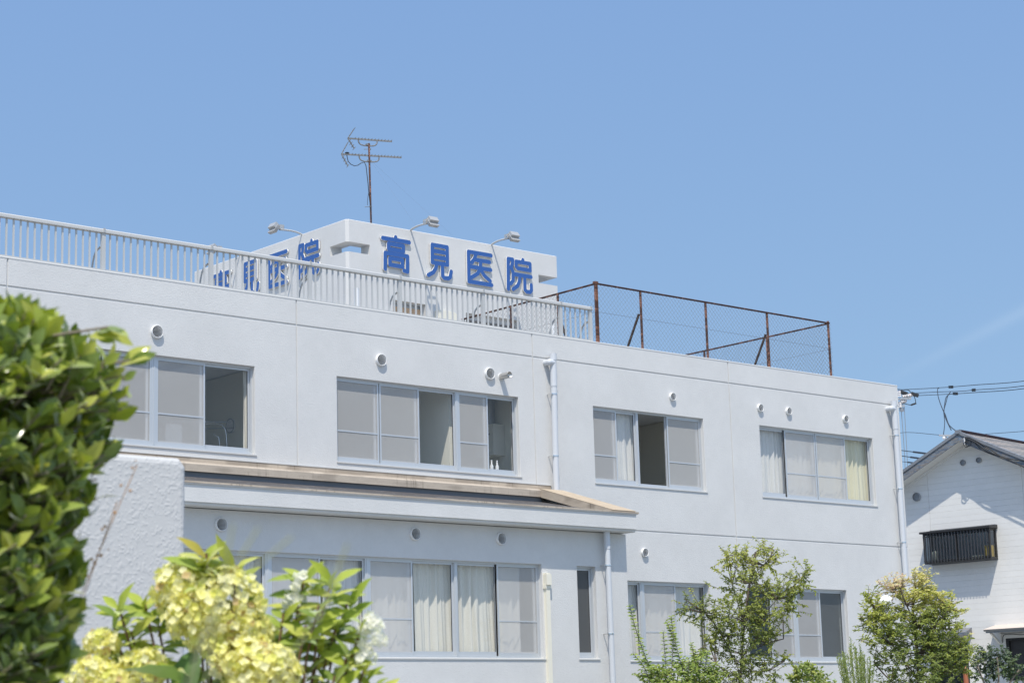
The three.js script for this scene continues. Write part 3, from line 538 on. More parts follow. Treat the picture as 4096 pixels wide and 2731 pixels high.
{
  const z = FZ - 0.23, up = 'curtains in the upper windows', lo = 'curtains in the ground floor windows';
  curtain('white pleated curtain in the left pane of the rightmost upper window', 30.6, 31.42, 4.66, 6.1, z, M.curtain, { group: up, folds: 0.13, amp: 0.045 });
  curtain('greyish white curtain behind the left screen of the rightmost upper window', 31.45, 32.36, 4.66, 6.1, z, M.curtain, { group: up });
  curtain('pale cream curtain behind the right screen of the rightmost upper window', 32.4, 33.3, 4.66, 6.1, z, M.curtainCream, { group: up });
  curtain('crumpled cream curtain in the last pane beside the corner drainpipe', 33.32, 34.06, 4.66, 6.1, z, M.curtainYellow, { group: up, folds: 0.15, amp: 0.042, gather: 0 });
  curtain('pale curtain drawn aside in the second pane of the third upper window', 26.6, 27.1, 4.66, 6.1, z, M.curtain, { group: up });
  curtain('thin cream curtain edge at the right end of the leftmost upper window', 18.11, 18.17, 4.66, 6.1, z + 0.03, M.curtainCream, { group: up, folds: 0.07 });
  const e = EZ - 0.23;
  curtain('shaded grey curtain at the left end of the wing window, behind the flowers', 15.7, 17.3, 1.3, 2.87, e, M.curtain, { group: lo });
  curtain('grey curtain behind the left screen of the wing window', 17.42, 18.33, 1.3, 2.87, e, M.curtain, { group: lo });
  curtain('white curtain in the wing window pane above the hydrangea leaves', 18.36, 19.2, 1.3, 2.87, e, M.curtain, { group: lo, folds: 0.14, amp: 0.04 });
  curtain('grey curtain behind the middle screen of the wing window', 19.3, 20.14, 1.3, 2.87, e, M.curtain, { group: lo });
  curtain('cream curtain hanging straight left of the wing window centre post', 20.17, 21.0, 1.3, 2.87, e, M.curtainCream, { group: lo, folds: 0.15, amp: 0.045 });
  curtain('cream curtain flaring at its hem in the wing window, beside the right screen', 21.1, 21.94, 1.3, 2.87, e, M.curtainCream, { group: lo, folds: 0.17, amp: 0.05, gather: -0.3 });
  curtain('dim curtain half drawn behind the right end screen of the wing window', 21.97, 22.4, 1.3, 2.87, e, M.curtain, { group: lo });
  curtain('grey green curtain in the pane next to the front wing corner', 26.2, 27.05, 1.38, 2.86, z, M.curtain, { group: lo });
  curtain('pale curtain behind the screen left of the small leafed tree', 27.14, 28.0, 1.38, 2.86, z, M.curtain, { group: lo });
  curtain('plain pale curtain in the pane half covered by the small leafed tree', 28.03, 28.7, 1.38, 2.86, z, M.curtain, { group: lo });
}
{ const c = worldThing('cabinet', 'dark cabinet behind the frosted pane at the right end of the lower windows', 'cabinet', [32.7, 1.3, -27.6]); part('body', box(32.3, 33.3, 0.31, 2.02, -27.85, -27.47), M.dark, c); part('top', box(32.28, 33.32, 2.02, 2.05, -27.87, -27.45), M.dark, c); }
{ // the kitchen corner behind the second window
  const h = worldThing('water_heater', 'beige water heater with a flue pipe behind the narrow upper pane', 'water heater', [24.27, 5.12, -28.25]);
  part('case', box(24.12, 24.4, 5.12, 5.7, -28.5, -28.0), M.insideCream, h);
  part('flue', bar(V(24.27, 5.7, -28.25), V(24.27, 6.31, -28.25), 0.09, 16), M.galv, h);
  part('panel', box(24.116, 24.119, 5.5, 5.53, -28.3, -28.1), M.black, h);
  for (const [x, l] of [[23.66, 'white bottle on the sill left of the other, behind the narrow upper pane'], [23.79, 'white bottle on the sill nearer the window post, behind the narrow upper pane']]) {
    const b = thing('bottle', l, 'bottle', [x, 4.66, FZ - 0.33], 0, 'bottles on the window sill');
    part('body', new THREE.LatheGeometry([[0, 0], [0.034, 0], [0.034, 0.16], [0.014, 0.2], [0.014, 0.24], [0, 0.24]].map((p) => new THREE.Vector2(...p)), 14), M.pvcWhite, b);
    part('cap', bar(V(0, 0.24, 0), V(0, 0.27, 0), 0.016, 10), M.pvcWhite, b);
  }
  const k = worldThing('drying_rack', 'metal drying rack with a wire hanger behind the leftmost upper window', 'drying rack', [18.22, 3.72, -28.6]);
  part('frame', [tube([V(18.40, 3.73, -28.2), V(18.40, 5.18, -28.2), V(18.35, 5.26, -28.25), V(18.02, 5.26, -28.6)], 0.012, 20), tube([V(18.32, 3.73, -28.3), V(18.32, 5.08, -28.3), V(18.27, 5.10, -28.35)], 0.012, 12)], M.chrome, k);
  part('rod', [bar(V(17.32, 5.26, -28.5), V(18.52, 5.30, -28.2), 0.012, 6), bar(V(17.42, 5.18, -28.9), V(18.82, 5.28, -28.6), 0.012, 6)], M.galv, k);
  part('hanger', [bar(V(17.97, 5.20, -28.4), V(17.97, 5.08, -28.4), 0.005, 4), bar(V(17.97, 5.08, -28.4), V(17.82, 4.94, -28.4), 0.005, 4), bar(V(17.97, 5.08, -28.4), V(18.12, 4.92, -28.4), 0.005, 4), bar(V(17.82, 4.94, -28.4), V(18.12, 4.92, -28.4), 0.005, 4)], M.galv, k);
  const w = worldThing('towel', 'pale towel hanging behind the screen of the leftmost upper window', 'towel', [17.5, 4.55, -28.4]);
  const g = new THREE.PlaneGeometry(0.42, 0.62, 24, 6), p = g.attributes.position; for (let i = 0; i < p.count; i++) { const v = p.getY(i) / 0.62 + 0.5; p.setX(i, p.getX(i) * (1 - 0.35 * v)); p.setZ(i, 0.02 * Math.sin(p.getX(i) * 60)); } g.computeVertexNormals();
  part('cloth', g.translate(17.5, 4.9, -28.35), M.curtain, w);
  const c = worldThing('wall_clock', 'round wall clock on the room wall behind the leftmost upper window', 'clock', [19.08, 5.4, -29.06]);
  part('case', new THREE.CylinderGeometry(0.12, 0.12, 0.04, 24).rotateZ(Math.PI / 2).translate(19.08, 5.4, -29.06), M.pvcWhite, c);
  part('rim', new THREE.TorusGeometry(0.12, 0.008, 8, 24).rotateY(Math.PI / 2).translate(19.06, 5.4, -29.06), M.galv, c);
  const t = worldThing('ceiling_light', 'slim ceiling light batten behind the leftmost upper window', 'ceiling light', [17.8, 6.26, -29.3]);
  part('batten', [box(17.75, 17.85, 6.26, 6.319, -30.6, -28.4), bar(V(17.8, 6.235, -30.5), V(17.8, 6.235, -28.5), 0.016, 8)], M.galv, t);
}
// ---------------------------------------------------------------- the house on the right
{
  const PH = 83 * Math.PI / 180, GY = -0.3, hx = 43.705, hz = -31.971;
  const house = thing('gabled_house', 'white board clad house with weathered gable and dark barred bay window', 'house', [hx, GY, hz], -PH);
  const hp = (name, list, mat, parent = house, o) => part(name, [list].flat(Infinity).map((g) => g.translate(0, -GY, 0)), mat, parent, o);
  M.siding = std({ color: lin(0.80, 0.785, 0.745), roughness: 0.6, map: stuccoTone });
  M.sidingB = std({ color: lin(0.785, 0.77, 0.73), roughness: 0.62, map: stuccoTone });
  const peel = tex(512, (u, v) => { const k = n16(u, v * 4) * 0.55 + n64(u, v * 3) * 0.3 + n256(u, v) * 0.15, c = mix3([0.60, 0.575, 0.55], [0.40, 0.385, 0.37], n64(u, v * 5)); return mix3(c, mix3([0.33, 0.37, 0.42], [0.47, 0.53, 0.58], n32(u, v)), step(0.47, 0.55, k)); }, { srgb: true, rx: 0.55, ry: 1.1 });
  M.barge = std({ map: peel, roughness: 0.9 });
  M.trim = std({ color: lin(0.27, 0.275, 0.28), roughness: 0.45, metalness: 0.4 });
  M.ridge = std({ color: lin(0.17, 0.07, 0.05), roughness: 0.6, map: rustTex });
  M.bronze = std({ color: lin(0.035, 0.034, 0.034), roughness: 0.4, metalness: 0.3 });
  M.barGrey = std({ color: lin(0.075, 0.075, 0.078), roughness: 0.4, metalness: 0.3 });
  M.darkGlass = phy({ color: lin(0.75, 0.78, 0.78), roughness: 0.03, transmission: 1, thickness: 0, ior: 1.5 });
  M.tar = std({ color: lin(0.02, 0.02, 0.022), roughness: 0.9 });
  const S0 = 0.3, AP = 7.24, K = 0.49, SL = -3.0, SR = 3.8;
  const slope = (s) => AP - K * Math.abs(s - S0);
  // wall core and the boards on it
  const core = new THREE.Shape([[SL, GY], [SR, GY], [SR, slope(SR)], [S0, AP], [SL, slope(SL)]].map((p) => new THREE.Vector2(...p)));
  for (const [a, b, c, d] of [[-1.02, 0.91, 4.21, 4.92], [1.0, 2.98, 1.08, 2.1], [-1.23, -0.16, 0.92, 2.02]]) core.holes.push(new THREE.Path([[a, c], [a, d], [b, d], [b, c]].map((p) => new THREE.Vector2(...p))));
  hp('floor', [box(SL + 0.16, SR - 0.16, GY, 0.1, -7.99, -0.18), box(SL + 0.16, SR - 0.16, 2.9, 3.0, -7.99, -0.18)], M.inside);
  hp('wall', new THREE.ExtrudeGeometry(core, { depth: 0.15, bevelEnabled: false }).translate(0, 0, -0.17), M.insideDark);
  hp('side_wall', [box(SL, SL + 0.15, GY, slope(SL), -8, -0.18), box(SR - 0.15, SR, GY, slope(SR), -8, -0.18), box(SL, SR, GY, slope(SR), -8.15, -8.001)], M.siding);
  let row = 0;
  for (let y = 3.06 - 0.1533 * 21; y < AP - 0.03; y += 0.1533, row++) {
    const y1 = Math.min(y + 0.1513, AP - 0.01);
    const cuts = [SL, -0.985, 1.765, SR];
    for (let k = 0; k < 3; k++) {
      const lo = (yy, s) => Math.max(s, S0 - (AP - yy) / K), hi = (yy, s) => Math.min(s, S0 + (AP - yy) / K);
      let a = cuts[k] + 0.003, b = cuts[k + 1] - 0.003;
      const holes = [[-1.02, 0.92, 4.2, 4.93], [0.98, 3.0, 1.06, 2.12], [-1.25, -0.14, 0.9, 2.04]];
      let spans = [[a, b]];
      for (const [p, q, r, t] of holes) if (y + 0.12 > r && y < t) spans = spans.flatMap(([u, v]) => q <= u || p >= v ? [[u, v]] : [[u, Math.min(v, p)], [Math.max(u, q), v]].filter(([m, n]) => n - m > 0.02));
      for (const [u, v] of spans) {
        const q = [[lo(y, u), y], [hi(y, v), y], [hi(y1, v), y1], [lo(y1, u), y1]];
        if (q[1][0] - q[0][0] < 0.05) continue;
        if (q[2][0] - q[3][0] < 0.005) { q[2][0] = q[3][0] + 0.005; }
        const d = 0.014 + 0.0015 * rnd();
        hp('siding_board', new THREE.ExtrudeGeometry(new THREE.Shape(q.map((p) => new THREE.Vector2(...p))), { depth: d, bevelEnabled: true, bevelSize: 0.0012, bevelOffset: -0.0012, bevelThickness: 0.0012, bevelSegments: 1 }).translate(0, 0, -0.017), rnd() < 0.5 ? M.siding : M.sidingB);
      }
    }
  }
  // roof: two slabs, white boarded eaves, weathered barge boards under a metal trim
  const E0 = -3.4, E1 = 4.4, OZ = 0.5, slab = (a, b, dy0, dy1, z0, z1) => {
    const s = new THREE.Shape([[a, slope(a) + dy0], [b, slope(b) + dy0], [b, slope(b) + dy1], [a, slope(a) + dy1]].map((p) => new THREE.Vector2(...p)));
    return new THREE.ExtrudeGeometry(s, { depth: z1 - z0, bevelEnabled: false }).translate(0, 0, z0);
  };
  for (const [a, b] of [[E0, S0 - 0.001], [S0 + 0.001, E1]]) {
    hp('roof', slab(a, b, 0.14, 0.235, -8.4, OZ - 0.01), M.insideDark);
    hp('soffit', slab(a, b, 0.02, 0.045, -0.02, OZ - 0.035), M.siding);
    hp('barge_board', slab(a, b, -0.005, 0.19, OZ - 0.03, OZ), M.barge);
    hp('metal_trim', [slab(a, b, 0.192, 0.275, OZ - 0.025, OZ + 0.022), slab(a, b, 0.236, 0.274, OZ - 0.16, OZ - 0.026)], M.trim);
    hp('soffit_trim', slab(a, b, -0.05, 0.018, -0.001, 0.03), M.sidingB);
  }
  hp('trim_cap', [box(S0 - 0.07, S0 + 0.07, AP + 0.2, AP + 0.295, OZ - 0.06, OZ + 0.035)], M.trim);
  hp('ridge_cap', [bar(V(S0, AP + 0.275, OZ - 0.1), V(S0, AP + 0.275, -8.4), 0.05, 8), box(S0 - 0.11, S0 - 0.02, AP + 0.2, AP + 0.24, -8.4, OZ - 0.16), box(S0 + 0.02, S0 + 0.11, AP + 0.2, AP + 0.24, -8.4, OZ - 0.16)], M.ridge);
  const slates = [[0.245, 0.235, 0.225], [0.29, 0.27, 0.25], [0.21, 0.205, 0.2], [0.34, 0.3, 0.27]].map((c) => std({ color: lin(...c), roughness: 0.85, map: stuccoTone }));
  const ang = -Math.atan(K), step2 = 0.17, sg = new THREE.BoxGeometry(0.2, 0.012, 0.893); uvMetres(sg);
  for (let r = 0; r < 15; r++) for (let c = 0; c < 9; c++) {
    const s = S0 + 0.14 + r * step2 * Math.cos(ang), z = OZ - 0.62 - c * 0.9 + (r % 2 ? 0.2 : 0), m = new THREE.Mesh(sg, slates[Math.floor(rnd() * 4)]);
    m.name = 'slate'; m.castShadow = m.receiveShadow = true; m.position.set(s, slope(s) + 0.262 - GY, z); m.rotation.z = ang + 0.055; house.add(m);
  }
  // bay window with upright bars
  const bw = sub('bay_window', house), x0 = -1.03, x1 = 0.92, b0 = 4.15, b1 = 4.94, D = 0.36;
  hp('frame', [box(x0, x1, b0, b0 + 0.05, 0.001, D), box(x0, x1, b1 - 0.04, b1, 0.001, D), box(x0, x0 + 0.05, b0 + 0.05, b1 - 0.04, D - 0.05, D), box(x1 - 0.05, x1, b0 + 0.05, b1 - 0.04, D - 0.05, D), box(x1 - 0.05, x1, b0 + 0.05, b1 - 0.04, 0.001, 0.06), box(x0, x0 + 0.05, b0 + 0.05, b1 - 0.04, 0.001, 0.04), box(-0.1, -0.05, b0 + 0.05, b1 - 0.04, D - 0.07, D - 0.01)], M.bronze, bw);
  hp('hood', profileX([[0.0, b1 + 0.1], [0.0, b1 + 0.001], [D + 0.06, b1 + 0.001], [D + 0.06, b1 + 0.05]], x0 - 0.07, x1 + 0.05), M.bronze, bw);
  const bg = box(-0.012, 0.012, b0 + 0.01, b1 - 0.01, D + 0.012, D + 0.03).translate(0, -GY, 0); uvMetres(bg);
  for (let i = 0; i < 21; i++) { const m = new THREE.Mesh(bg, M.barGrey); m.name = 'bar'; m.castShadow = m.receiveShadow = true; m.position.x = x0 + 0.06 + i * 0.0905; bw.add(m); }
  hp('bar_rail', [box(x0, x1, b0 + 0.06, b0 + 0.085, D + 0.001, D + 0.011), box(x0, x1, b1 - 0.1, b1 - 0.075, D + 0.001, D + 0.011)], M.bronze, bw);
  hp('pane', new THREE.PlaneGeometry(x1 - x0 - 0.1, b1 - b0 - 0.09).translate((x0 + x1) / 2, (b0 + b1) / 2, D - 0.03), M.darkGlass, bw);
  hp('side_pane', [new THREE.PlaneGeometry(D - 0.11, b1 - b0 - 0.09).rotateY(Math.PI / 2).translate(x1 - 0.02, (b0 + b1) / 2, D / 2 + 0.005)], M.darkGlass, bw);
  hp('side_pane', [new THREE.PlaneGeometry(D - 0.09, b1 - b0 - 0.09).rotateY(Math.PI / 2).translate(x0 + 0.02, (b0 + b1) / 2, D / 2)], M.darkGlass, bw);
  const put = (name, label, cat, list, mat) => { const t = thing(name, label, cat, [hx, GY, hz], -PH); hp('body', list, mat, t); return t; };
  put('storage_box', 'yellow box behind the right end of the barred bay window', 'box', box(0.66, 0.84, b0 + 0.07, b0 + 0.36, 0.03, 0.22), std({ color: lin(0.62, 0.42, 0.1), roughness: 0.7 }));
  put('plastic_tub', 'cream tub low behind the left bars of the bay window', 'tub', new THREE.LatheGeometry([[0, 0], [0.08, 0], [0.1, 0.22], [0.06, 0.28], [0, 0.28]].map((p) => new THREE.Vector2(...p)), 16).translate(-0.78, b0 + 0.06, 0.2), std({ color: lin(0.5, 0.5, 0.42), roughness: 0.6 }));
  for (const [x, l] of [[0.38, 'left of three'], [0.48, 'middle of three'], [0.58, 'right of three']]) put('pale_carton', 'small pale carton on the bay window shelf, ' + l, 'carton', box(x - 0.042, x + 0.042, b0 + 0.055, b0 + 0.12, 0.22, 0.29), std({ color: lin(0.55, 0.55, 0.45), roughness: 0.8 }));
  // ground floor openings under small hoods
  const gw = sub('window', house);
  hp('frame', [box(0.98, 1.06, 1.06, 2.12, -0.1, 0.02), box(1.06, 3.0, 2.06, 2.12, -0.1, 0.02), box(1.06, 3.0, 1.06, 1.13, -0.1, 0.02), box(1.9, 1.96, 1.13, 2.06, -0.09, 0.0), box(2.94, 3.0, 1.13, 2.06, -0.1, 0.02)], M.bronze, gw);
  hp('insect_screen', box(1.06, 2.94, 1.13, 2.06, -0.07, -0.065), std({ color: lin(0.055, 0.055, 0.058), roughness: 0.9 }), gw);
  hp('canopy', [profileX([[-0.01, 2.47], [-0.01, 2.4], [0.62, 2.3], [0.64, 2.34]], 0.7, 3.3), box(0.74, 3.26, 2.26, 2.3, 0.54, 0.6)], M.trim);
  hp('canopy_top', profileX([[-0.01, 2.479], [-0.01, 2.472], [0.645, 2.342], [0.645, 2.35]], 0.69, 3.31), M.canopyTop);
  hp('bracket', [box(0.8, 0.86, 1.9, 2.3, -0.002, 0.06), beam(V(0.83, 2.0, 0.06), V(0.83, 2.27, 0.5), 0.05, 0.05)], M.sidingB);
  hp('architrave', [box(0.86, 0.975, 0.95, 2.24, 0.0, 0.03), box(0.86, 3.1, 2.125, 2.24, 0.0, 0.032)], M.sidingB);
  hp('cable', tube([V(0.9, 2.02, 0.05), V(0.94, 2.2, 0.06), V(1.2, 2.22, 0.1), V(1.5, 2.19, 0.1), V(2.4, 2.24, 0.1)], 0.009, 24), M.black);
  const dw = sub('window', house);
  hp('frame', [box(-1.25, -1.19, 0.9, 2.04, -0.1, 0.02), box(-0.2, -0.14, 0.9, 2.04, -0.1, 0.02), box(-1.19, -0.2, 1.98, 2.04, -0.1, 0.02), box(-1.19, -0.2, 0.9, 0.96, -0.1, 0.02)], M.bronze, dw);
  hp('pane', box(-1.19, -0.2, 0.96, 1.98, -0.07, -0.065), M.darkGlass, dw);
  hp('canopy', [profileX([[-0.01, 2.46], [-0.01, 2.28], [0.34, 2.26], [0.34, 2.33]], -1.5, 0.02)], M.barge);
  // vents, cables
  const hv = (label, s, y, r) => airVent(label, hx + Math.cos(PH) * s - Math.sin(PH) * 0.004, y, hz + Math.sin(PH) * s + Math.cos(PH) * 0.004, r, 'vents in the house gable', -PH, M.galv, true);
  hv('small metal vent high in the house gable, left of the pair', 0.12, 6.74, 0.075);
  hv('small metal vent high in the house gable, right of the pair', 0.59, 6.75, 0.075);
  hv('larger dark vent on the house wall beside the clinic corner', -1.33, 5.98, 0.115);
  const c = thing('cable_bundle', 'black cables looping along the right gable board of the house', 'cables', [hx, GY, hz], -PH), z = OZ + 0.03;
  hp('cable', tube([V(0.52, 7.32, z), V(0.62, 7.3, z), V(0.9, 7.14, z), V(1.2, 6.93, z), V(1.5, 6.72, z), V(1.8, 6.6, z), V(2.3, 6.5, z)], 0.014, 30), M.black, c);
  hp('cable', tube([V(0.52, 7.3, z + 0.02), V(0.8, 7.16, z + 0.02), V(1.15, 6.88, z + 0.02), V(1.6, 6.66, z + 0.02), V(2.0, 6.44, z + 0.02), V(2.6, 6.1, z + 0.02)], 0.016, 30), M.black, c);
  hp('cable', tube([V(0.75, 7.2, z), V(0.9, 7.0, z), V(1.1, 6.86, z), V(1.5, 6.7, z)], 0.011, 20), M.black, c);
  hp('cable_loop', [new THREE.TorusGeometry(0.085, 0.01, 6, 20).translate(0.6, 7.16, z), new THREE.TorusGeometry(0.075, 0.01, 6, 20).translate(0.55, 7.13, z + 0.02)], M.black, c);
  hp('insulator', [bar(V(0.5, 7.3, z), V(0.49, 7.14, z), 0.03, 8, 0.02)], M.ceramic, c);
}

// ---------------------------------------------------------------- overhead lines
const vv = (a) => a.map((p) => V(...p));
{
  const p = worldThing('utility_pole', 'utility pole behind the clinic corner with white ringed insulators', 'utility pole', [59.3, -1.5, -46.6]);
  part('pole', bar(V(59.3, -1.5, -46.6), V(59.3, 12.1, -46.6), 0.17, 16, 0.12), M.concrete, p);
  part('crossarm', [beam(V(58.5, 11.88, -47.1), V(60.0, 11.9, -45.85), 0.07, 0.07), beam(V(59.2, 11.62, -46.6), V(59.85, 11.64, -46.05), 0.06, 0.06)], M.galv, p);
  for (const [x, y, z, horiz] of [[59.67, 12.08, -46.12, 0], [59.84, 12.0, -46.0, 1], [59.98, 12.02, -45.88, 1], [59.82, 11.81, -46.07, 1], [59.73, 11.69, -46.17, 0]]) {
    const g = [], h = []; for (let i = 0; i < 3; i++) { g.push(new THREE.CylinderGeometry(0.062, 0.075, 0.055, 12).translate(0, (i - 1) * 0.07, 0)); h.push(new THREE.CylinderGeometry(0.055, 0.055, 0.016, 12).translate(0, (i - 1) * 0.07 + 0.035, 0)); }
    const q = (l) => l.map((k) => (horiz ? k.rotateZ(-1.35).rotateY(-0.6) : k).translate(x, y, z));
    const ins = part('insulator', q(g), M.ceramic, p); part('insulator_ring', q(h), M.ceramicRing, ins);
  }
  part('clamp_cover', beam(V(59.70, 12.16, -46.08), V(59.91, 12.07, -45.94), 0.09, 0.13), M.black, p);
  part('clamp_cover', beam(V(60.01, 12.09, -45.83), V(60.22, 12.0, -45.67), 0.09, 0.12), M.black, p);
  part('bracket', box(59.72, 59.86, 11.44, 11.58, -46.2, -46.1), M.galv, p);
  part('fuse', beam(V(60.05, 11.67, -45.91), V(60.19, 11.73, -45.77), 0.05, 0.06), M.black, p);
  part('jumper', [tube(vv([[59.6, 12.26, -46.15], [59.79, 12.23, -45.99], [59.91, 12.22, -45.89], [60.01, 12.12, -45.83], [60.10, 11.98, -45.78], [60.16, 11.82, -45.77], [60.17, 11.74, -45.78]]), 0.014, 30), tube(vv([[60.05, 11.67, -45.91], [59.92, 11.71, -46.02], [59.84, 11.74, -46.08], [59.78, 11.67, -46.14]]), 0.013, 16)], M.black, p);
  part('down_lead', [tube(vv([[59.75, 11.95, -46.10], [59.77, 11.70, -46.15], [59.92, 10.77, -46.26], [60.10, 9.61, -46.40], [60.24, 8.49, -46.57], [60.4, 4, -46.7]]), 0.012, 30), tube(vv([[59.85, 11.72, -46.07], [60.00, 10.76, -46.19], [60.17, 9.60, -46.34], [60.32, 8.49, -46.50], [60.5, 4, -46.7]]), 0.012, 30)], M.galv, p);
  const line = (label, pts, r = 0.0105, group = 'power lines beyond the house') => { const l = thing('power_cable', label, 'cable', [0, 0, 0], 0, group); part('wire', tube(vv(pts), r, 40, 6), M.black, l); return l; };
  const sleeve = (l, a, b) => part('sleeve', beam(V(...a), V(...b), 0.075, 0.09), M.black, l);
  let l = line('topmost of the three black wires running right from the pole', [[59.64, 12.24, -46.13], [57.83, 11.76, -43.76], [55.91, 11.29, -41.51], [53.76, 10.81, -39.45], [51.87, 10.36, -37.16], [50.56, 9.95, -34.34], [46, 9.2, -26]]);
  sleeve(l, [54.0, 10.865, -39.67], [53.62, 10.775, -39.29]);
  l = line('middle of the three black wires running right from the pole', [[59.90, 12.09, -45.93], [57.65, 11.51, -42.97], [55.29, 10.91, -40.12], [52.50, 10.33, -37.63], [50.58, 9.81, -34.37], [46, 9.05, -26]]);
  sleeve(l, [53.0, 10.43, -38.05], [52.6, 10.35, -37.7]);
  l = line('lowest of the three black wires running right from the pole', [[60.23, 12.01, -45.67], [57.76, 11.42, -42.90], [55.10, 10.83, -40.30], [52.51, 10.25, -37.64], [50.59, 9.73, -34.38], [46, 8.95, -26]]);
  sleeve(l, [55.2, 10.86, -40.4], [54.75, 10.75, -39.95]);
  line('left drooping service drop curling down to the house ridge', [[56.72, 11.45, -42.11], [55.47, 11.16, -41.25], [54.28, 10.74, -40.37], [53.12, 10.32, -39.47], [52.01, 9.80, -38.54], [50.87, 9.41, -37.61], [49.75, 8.91, -36.69], [48.61, 8.58, -35.75], [47.47, 8.28, -34.79]], 0.014);
  line('middle service drop joining the others at a dark splice above the house', [[57.04, 11.31, -41.87], [55.36, 10.89, -40.74], [53.68, 10.47, -39.61], [52.04, 9.94, -38.47], [50.43, 9.40, -37.32], [48.87, 8.88, -36.11], [47.38, 8.29, -34.86]], 0.014);
  line('service drop hanging down to the small white bracket left of the ridge', [[57.13, 11.23, -41.80], [55.61, 10.94, -40.89], [54.18, 10.60, -39.91], [52.77, 10.14, -38.95], [51.35, 9.62, -38.01], [49.97, 9.23, -36.99], [48.62, 8.72, -35.99], [47.21, 8.18, -35.01]], 0.012);
  const low = 'low cables between the clinic and the house';
  for (const [lab, a, b, r] of [['upper of the three thick black cables below the left eave of the house', [49.58, 8.29, -38.36], [46.90, 7.65, -35.45], 0.013], ['middle thick black cable below the left eave of the house', [49.62, 8.12, -38.37], [46.78, 7.52, -35.60], 0.013], ['lowest black cable below the left eave of the house', [49.65, 7.95, -38.39], [46.65, 7.40, -35.74], 0.009]]) {
    const A = V(...a), B = V(...b), k = line(lab, [A.clone().lerp(B, -2.6).toArray(), A.toArray(), A.clone().lerp(B, 0.5).toArray(), B.toArray(), A.clone().lerp(B, 1.4).toArray()], r, low);
    part('sheath', bar(A.clone().lerp(B, 0.5), A.clone().lerp(B, 1.1), r + 0.015, 8), M.black, k);
  }
  line('thin grey wire reaching the white bracket left of the house ridge', [[58.5, 10.4, -46.2], [55.88, 9.96, -43.24], [47.17, 8.16, -35.09]], 0.008, low);
  line('thin wire running off to the right above the house roof', [[54.76, 9.27, -38.97], [51.14, 8.53, -34.21], [45, 7.6, -27]], 0.008, low);
  const b = worldThing('service_bracket', 'small white service bracket poking up left of the house ridge', 'bracket', [47.3, 7.2, -35.0]);
  part('arm', [beam(V(47.14, 8.15, -35.12), V(47.45, 8.13, -34.84), 0.05, 0.05), bar(V(47.3, 7.2, -35.0), V(47.3, 8.13, -35.0), 0.025, 8)], M.galv, b);
  part('insulator', [new THREE.SphereGeometry(0.05, 10, 8).translate(47.24, 8.07, -35.03), new THREE.SphereGeometry(0.05, 10, 8).translate(47.36, 8.06, -34.92)], M.ceramic, b);
  const o = worldThing('marker_post', 'orange post standing between the shrubs in front of the house', 'post', [40.08, -0.3, -29.57]);
  part('post', bar(V(40.08, -0.3, -29.57), V(40.08, 1.3, -29.57), 0.06, 16), std({ color: lin(0.4, 0.13, 0.06), roughness: 0.6 }), o);
  part('cap', new THREE.SphereGeometry(0.06, 16, 8, 0, Math.PI * 2, 0, Math.PI / 2).translate(40.08, 1.3, -29.57), std({ color: lin(0.38, 0.12, 0.06), roughness: 0.5 }), o);
}

// ---------------------------------------------------------------- garden wall near the camera
{
  const w = worldThing('garden_wall', 'thick white garden wall of rough stucco with a chamfered corner', 'wall', [2, -1.5, -5.2]), c = 0.022;
  const s = new THREE.Shape([[-2, -1.5], [3.2, -1.5], [3.2, 0.815], [3.178, 0.84], [-2, 0.84]].map((p) => new THREE.Vector2(...p)));
  part('wall', new THREE.ExtrudeGeometry(s, { depth: 0.13, bevelEnabled: true, bevelSize: c, bevelThickness: c, bevelOffset: -c, bevelSegments: 3 }).translate(0, 0, -5.26), M.garden, w);
}
// ---------------------------------------------------------------- plants
function leafGeo(L, W, { n = 4, fold = 0.25, droop = 0.3, tip = 1, wide = 0.5, wave = 0 } = {}) { // grows along +z, face up
  const p = [], ix = [];
  for (let i = 0; i <= n; i++) {
    const t = i / n, w = W * Math.pow(Math.sin(Math.PI * Math.pow(Math.min(1, t * 0.985 + 0.015), Math.log(0.5) / Math.log(wide))), tip), y = -droop * L * t * t, e = fold * w + wave * W * Math.sin(i * 2.4);
    p.push(-w, y + e, t * L, 0, y, t * L, w, y + e - wave * W * 0.5, t * L);
    if (i) { const a = (i - 1) * 3, b = i * 3; ix.push(a, b, b + 1, a, b + 1, a + 1, a + 1, b + 1, b + 2, a + 1, b + 2, a + 2); }
  }
  const g = new THREE.BufferGeometry();
  g.setAttribute('position', new THREE.Float32BufferAttribute(p, 3)); g.setIndex(ix); g.computeVertexNormals();
  return g;
}
const leafMat = (r, g, b, o = {}) => phy({ color: lin(r, g, b), roughness: 0.85, transmission: 0.46, thickness: 0, clearcoat: o.gloss ?? 0.15, clearcoatRoughness: o.rough ?? 0.35, side: THREE.DoubleSide });
const MX = new THREE.Matrix4(), QX = new THREE.Vector3(), QY = new THREE.Vector3(), QZ = new THREE.Vector3();
function leafMatrix(pos, dir, roll = 0, s = 1, upv = V(0, 1, 0)) {
  QZ.copy(dir).normalize(); QX.crossVectors(upv, QZ); if (QX.lengthSq() < 1e-4) QX.set(1, 0, 0); QX.normalize(); QY.crossVectors(QZ, QX);
  const c = Math.cos(roll), k = Math.sin(roll), X = QX.clone().multiplyScalar(c).addScaledVector(QY, k), Y = QY.clone().multiplyScalar(c).addScaledVector(QX, -k);
  return new THREE.Matrix4().makeBasis(X.multiplyScalar(s), Y.multiplyScalar(s), QZ.clone().multiplyScalar(s)).setPosition(pos);
}
const jit = (k) => V(rr(-k, k), rr(-k, k), rr(-k, k));
const ball = () => { let v; do v = V(rr(-1, 1), rr(-1, 1), rr(-1, 1)); while (v.lengthSq() > 1); return v; };
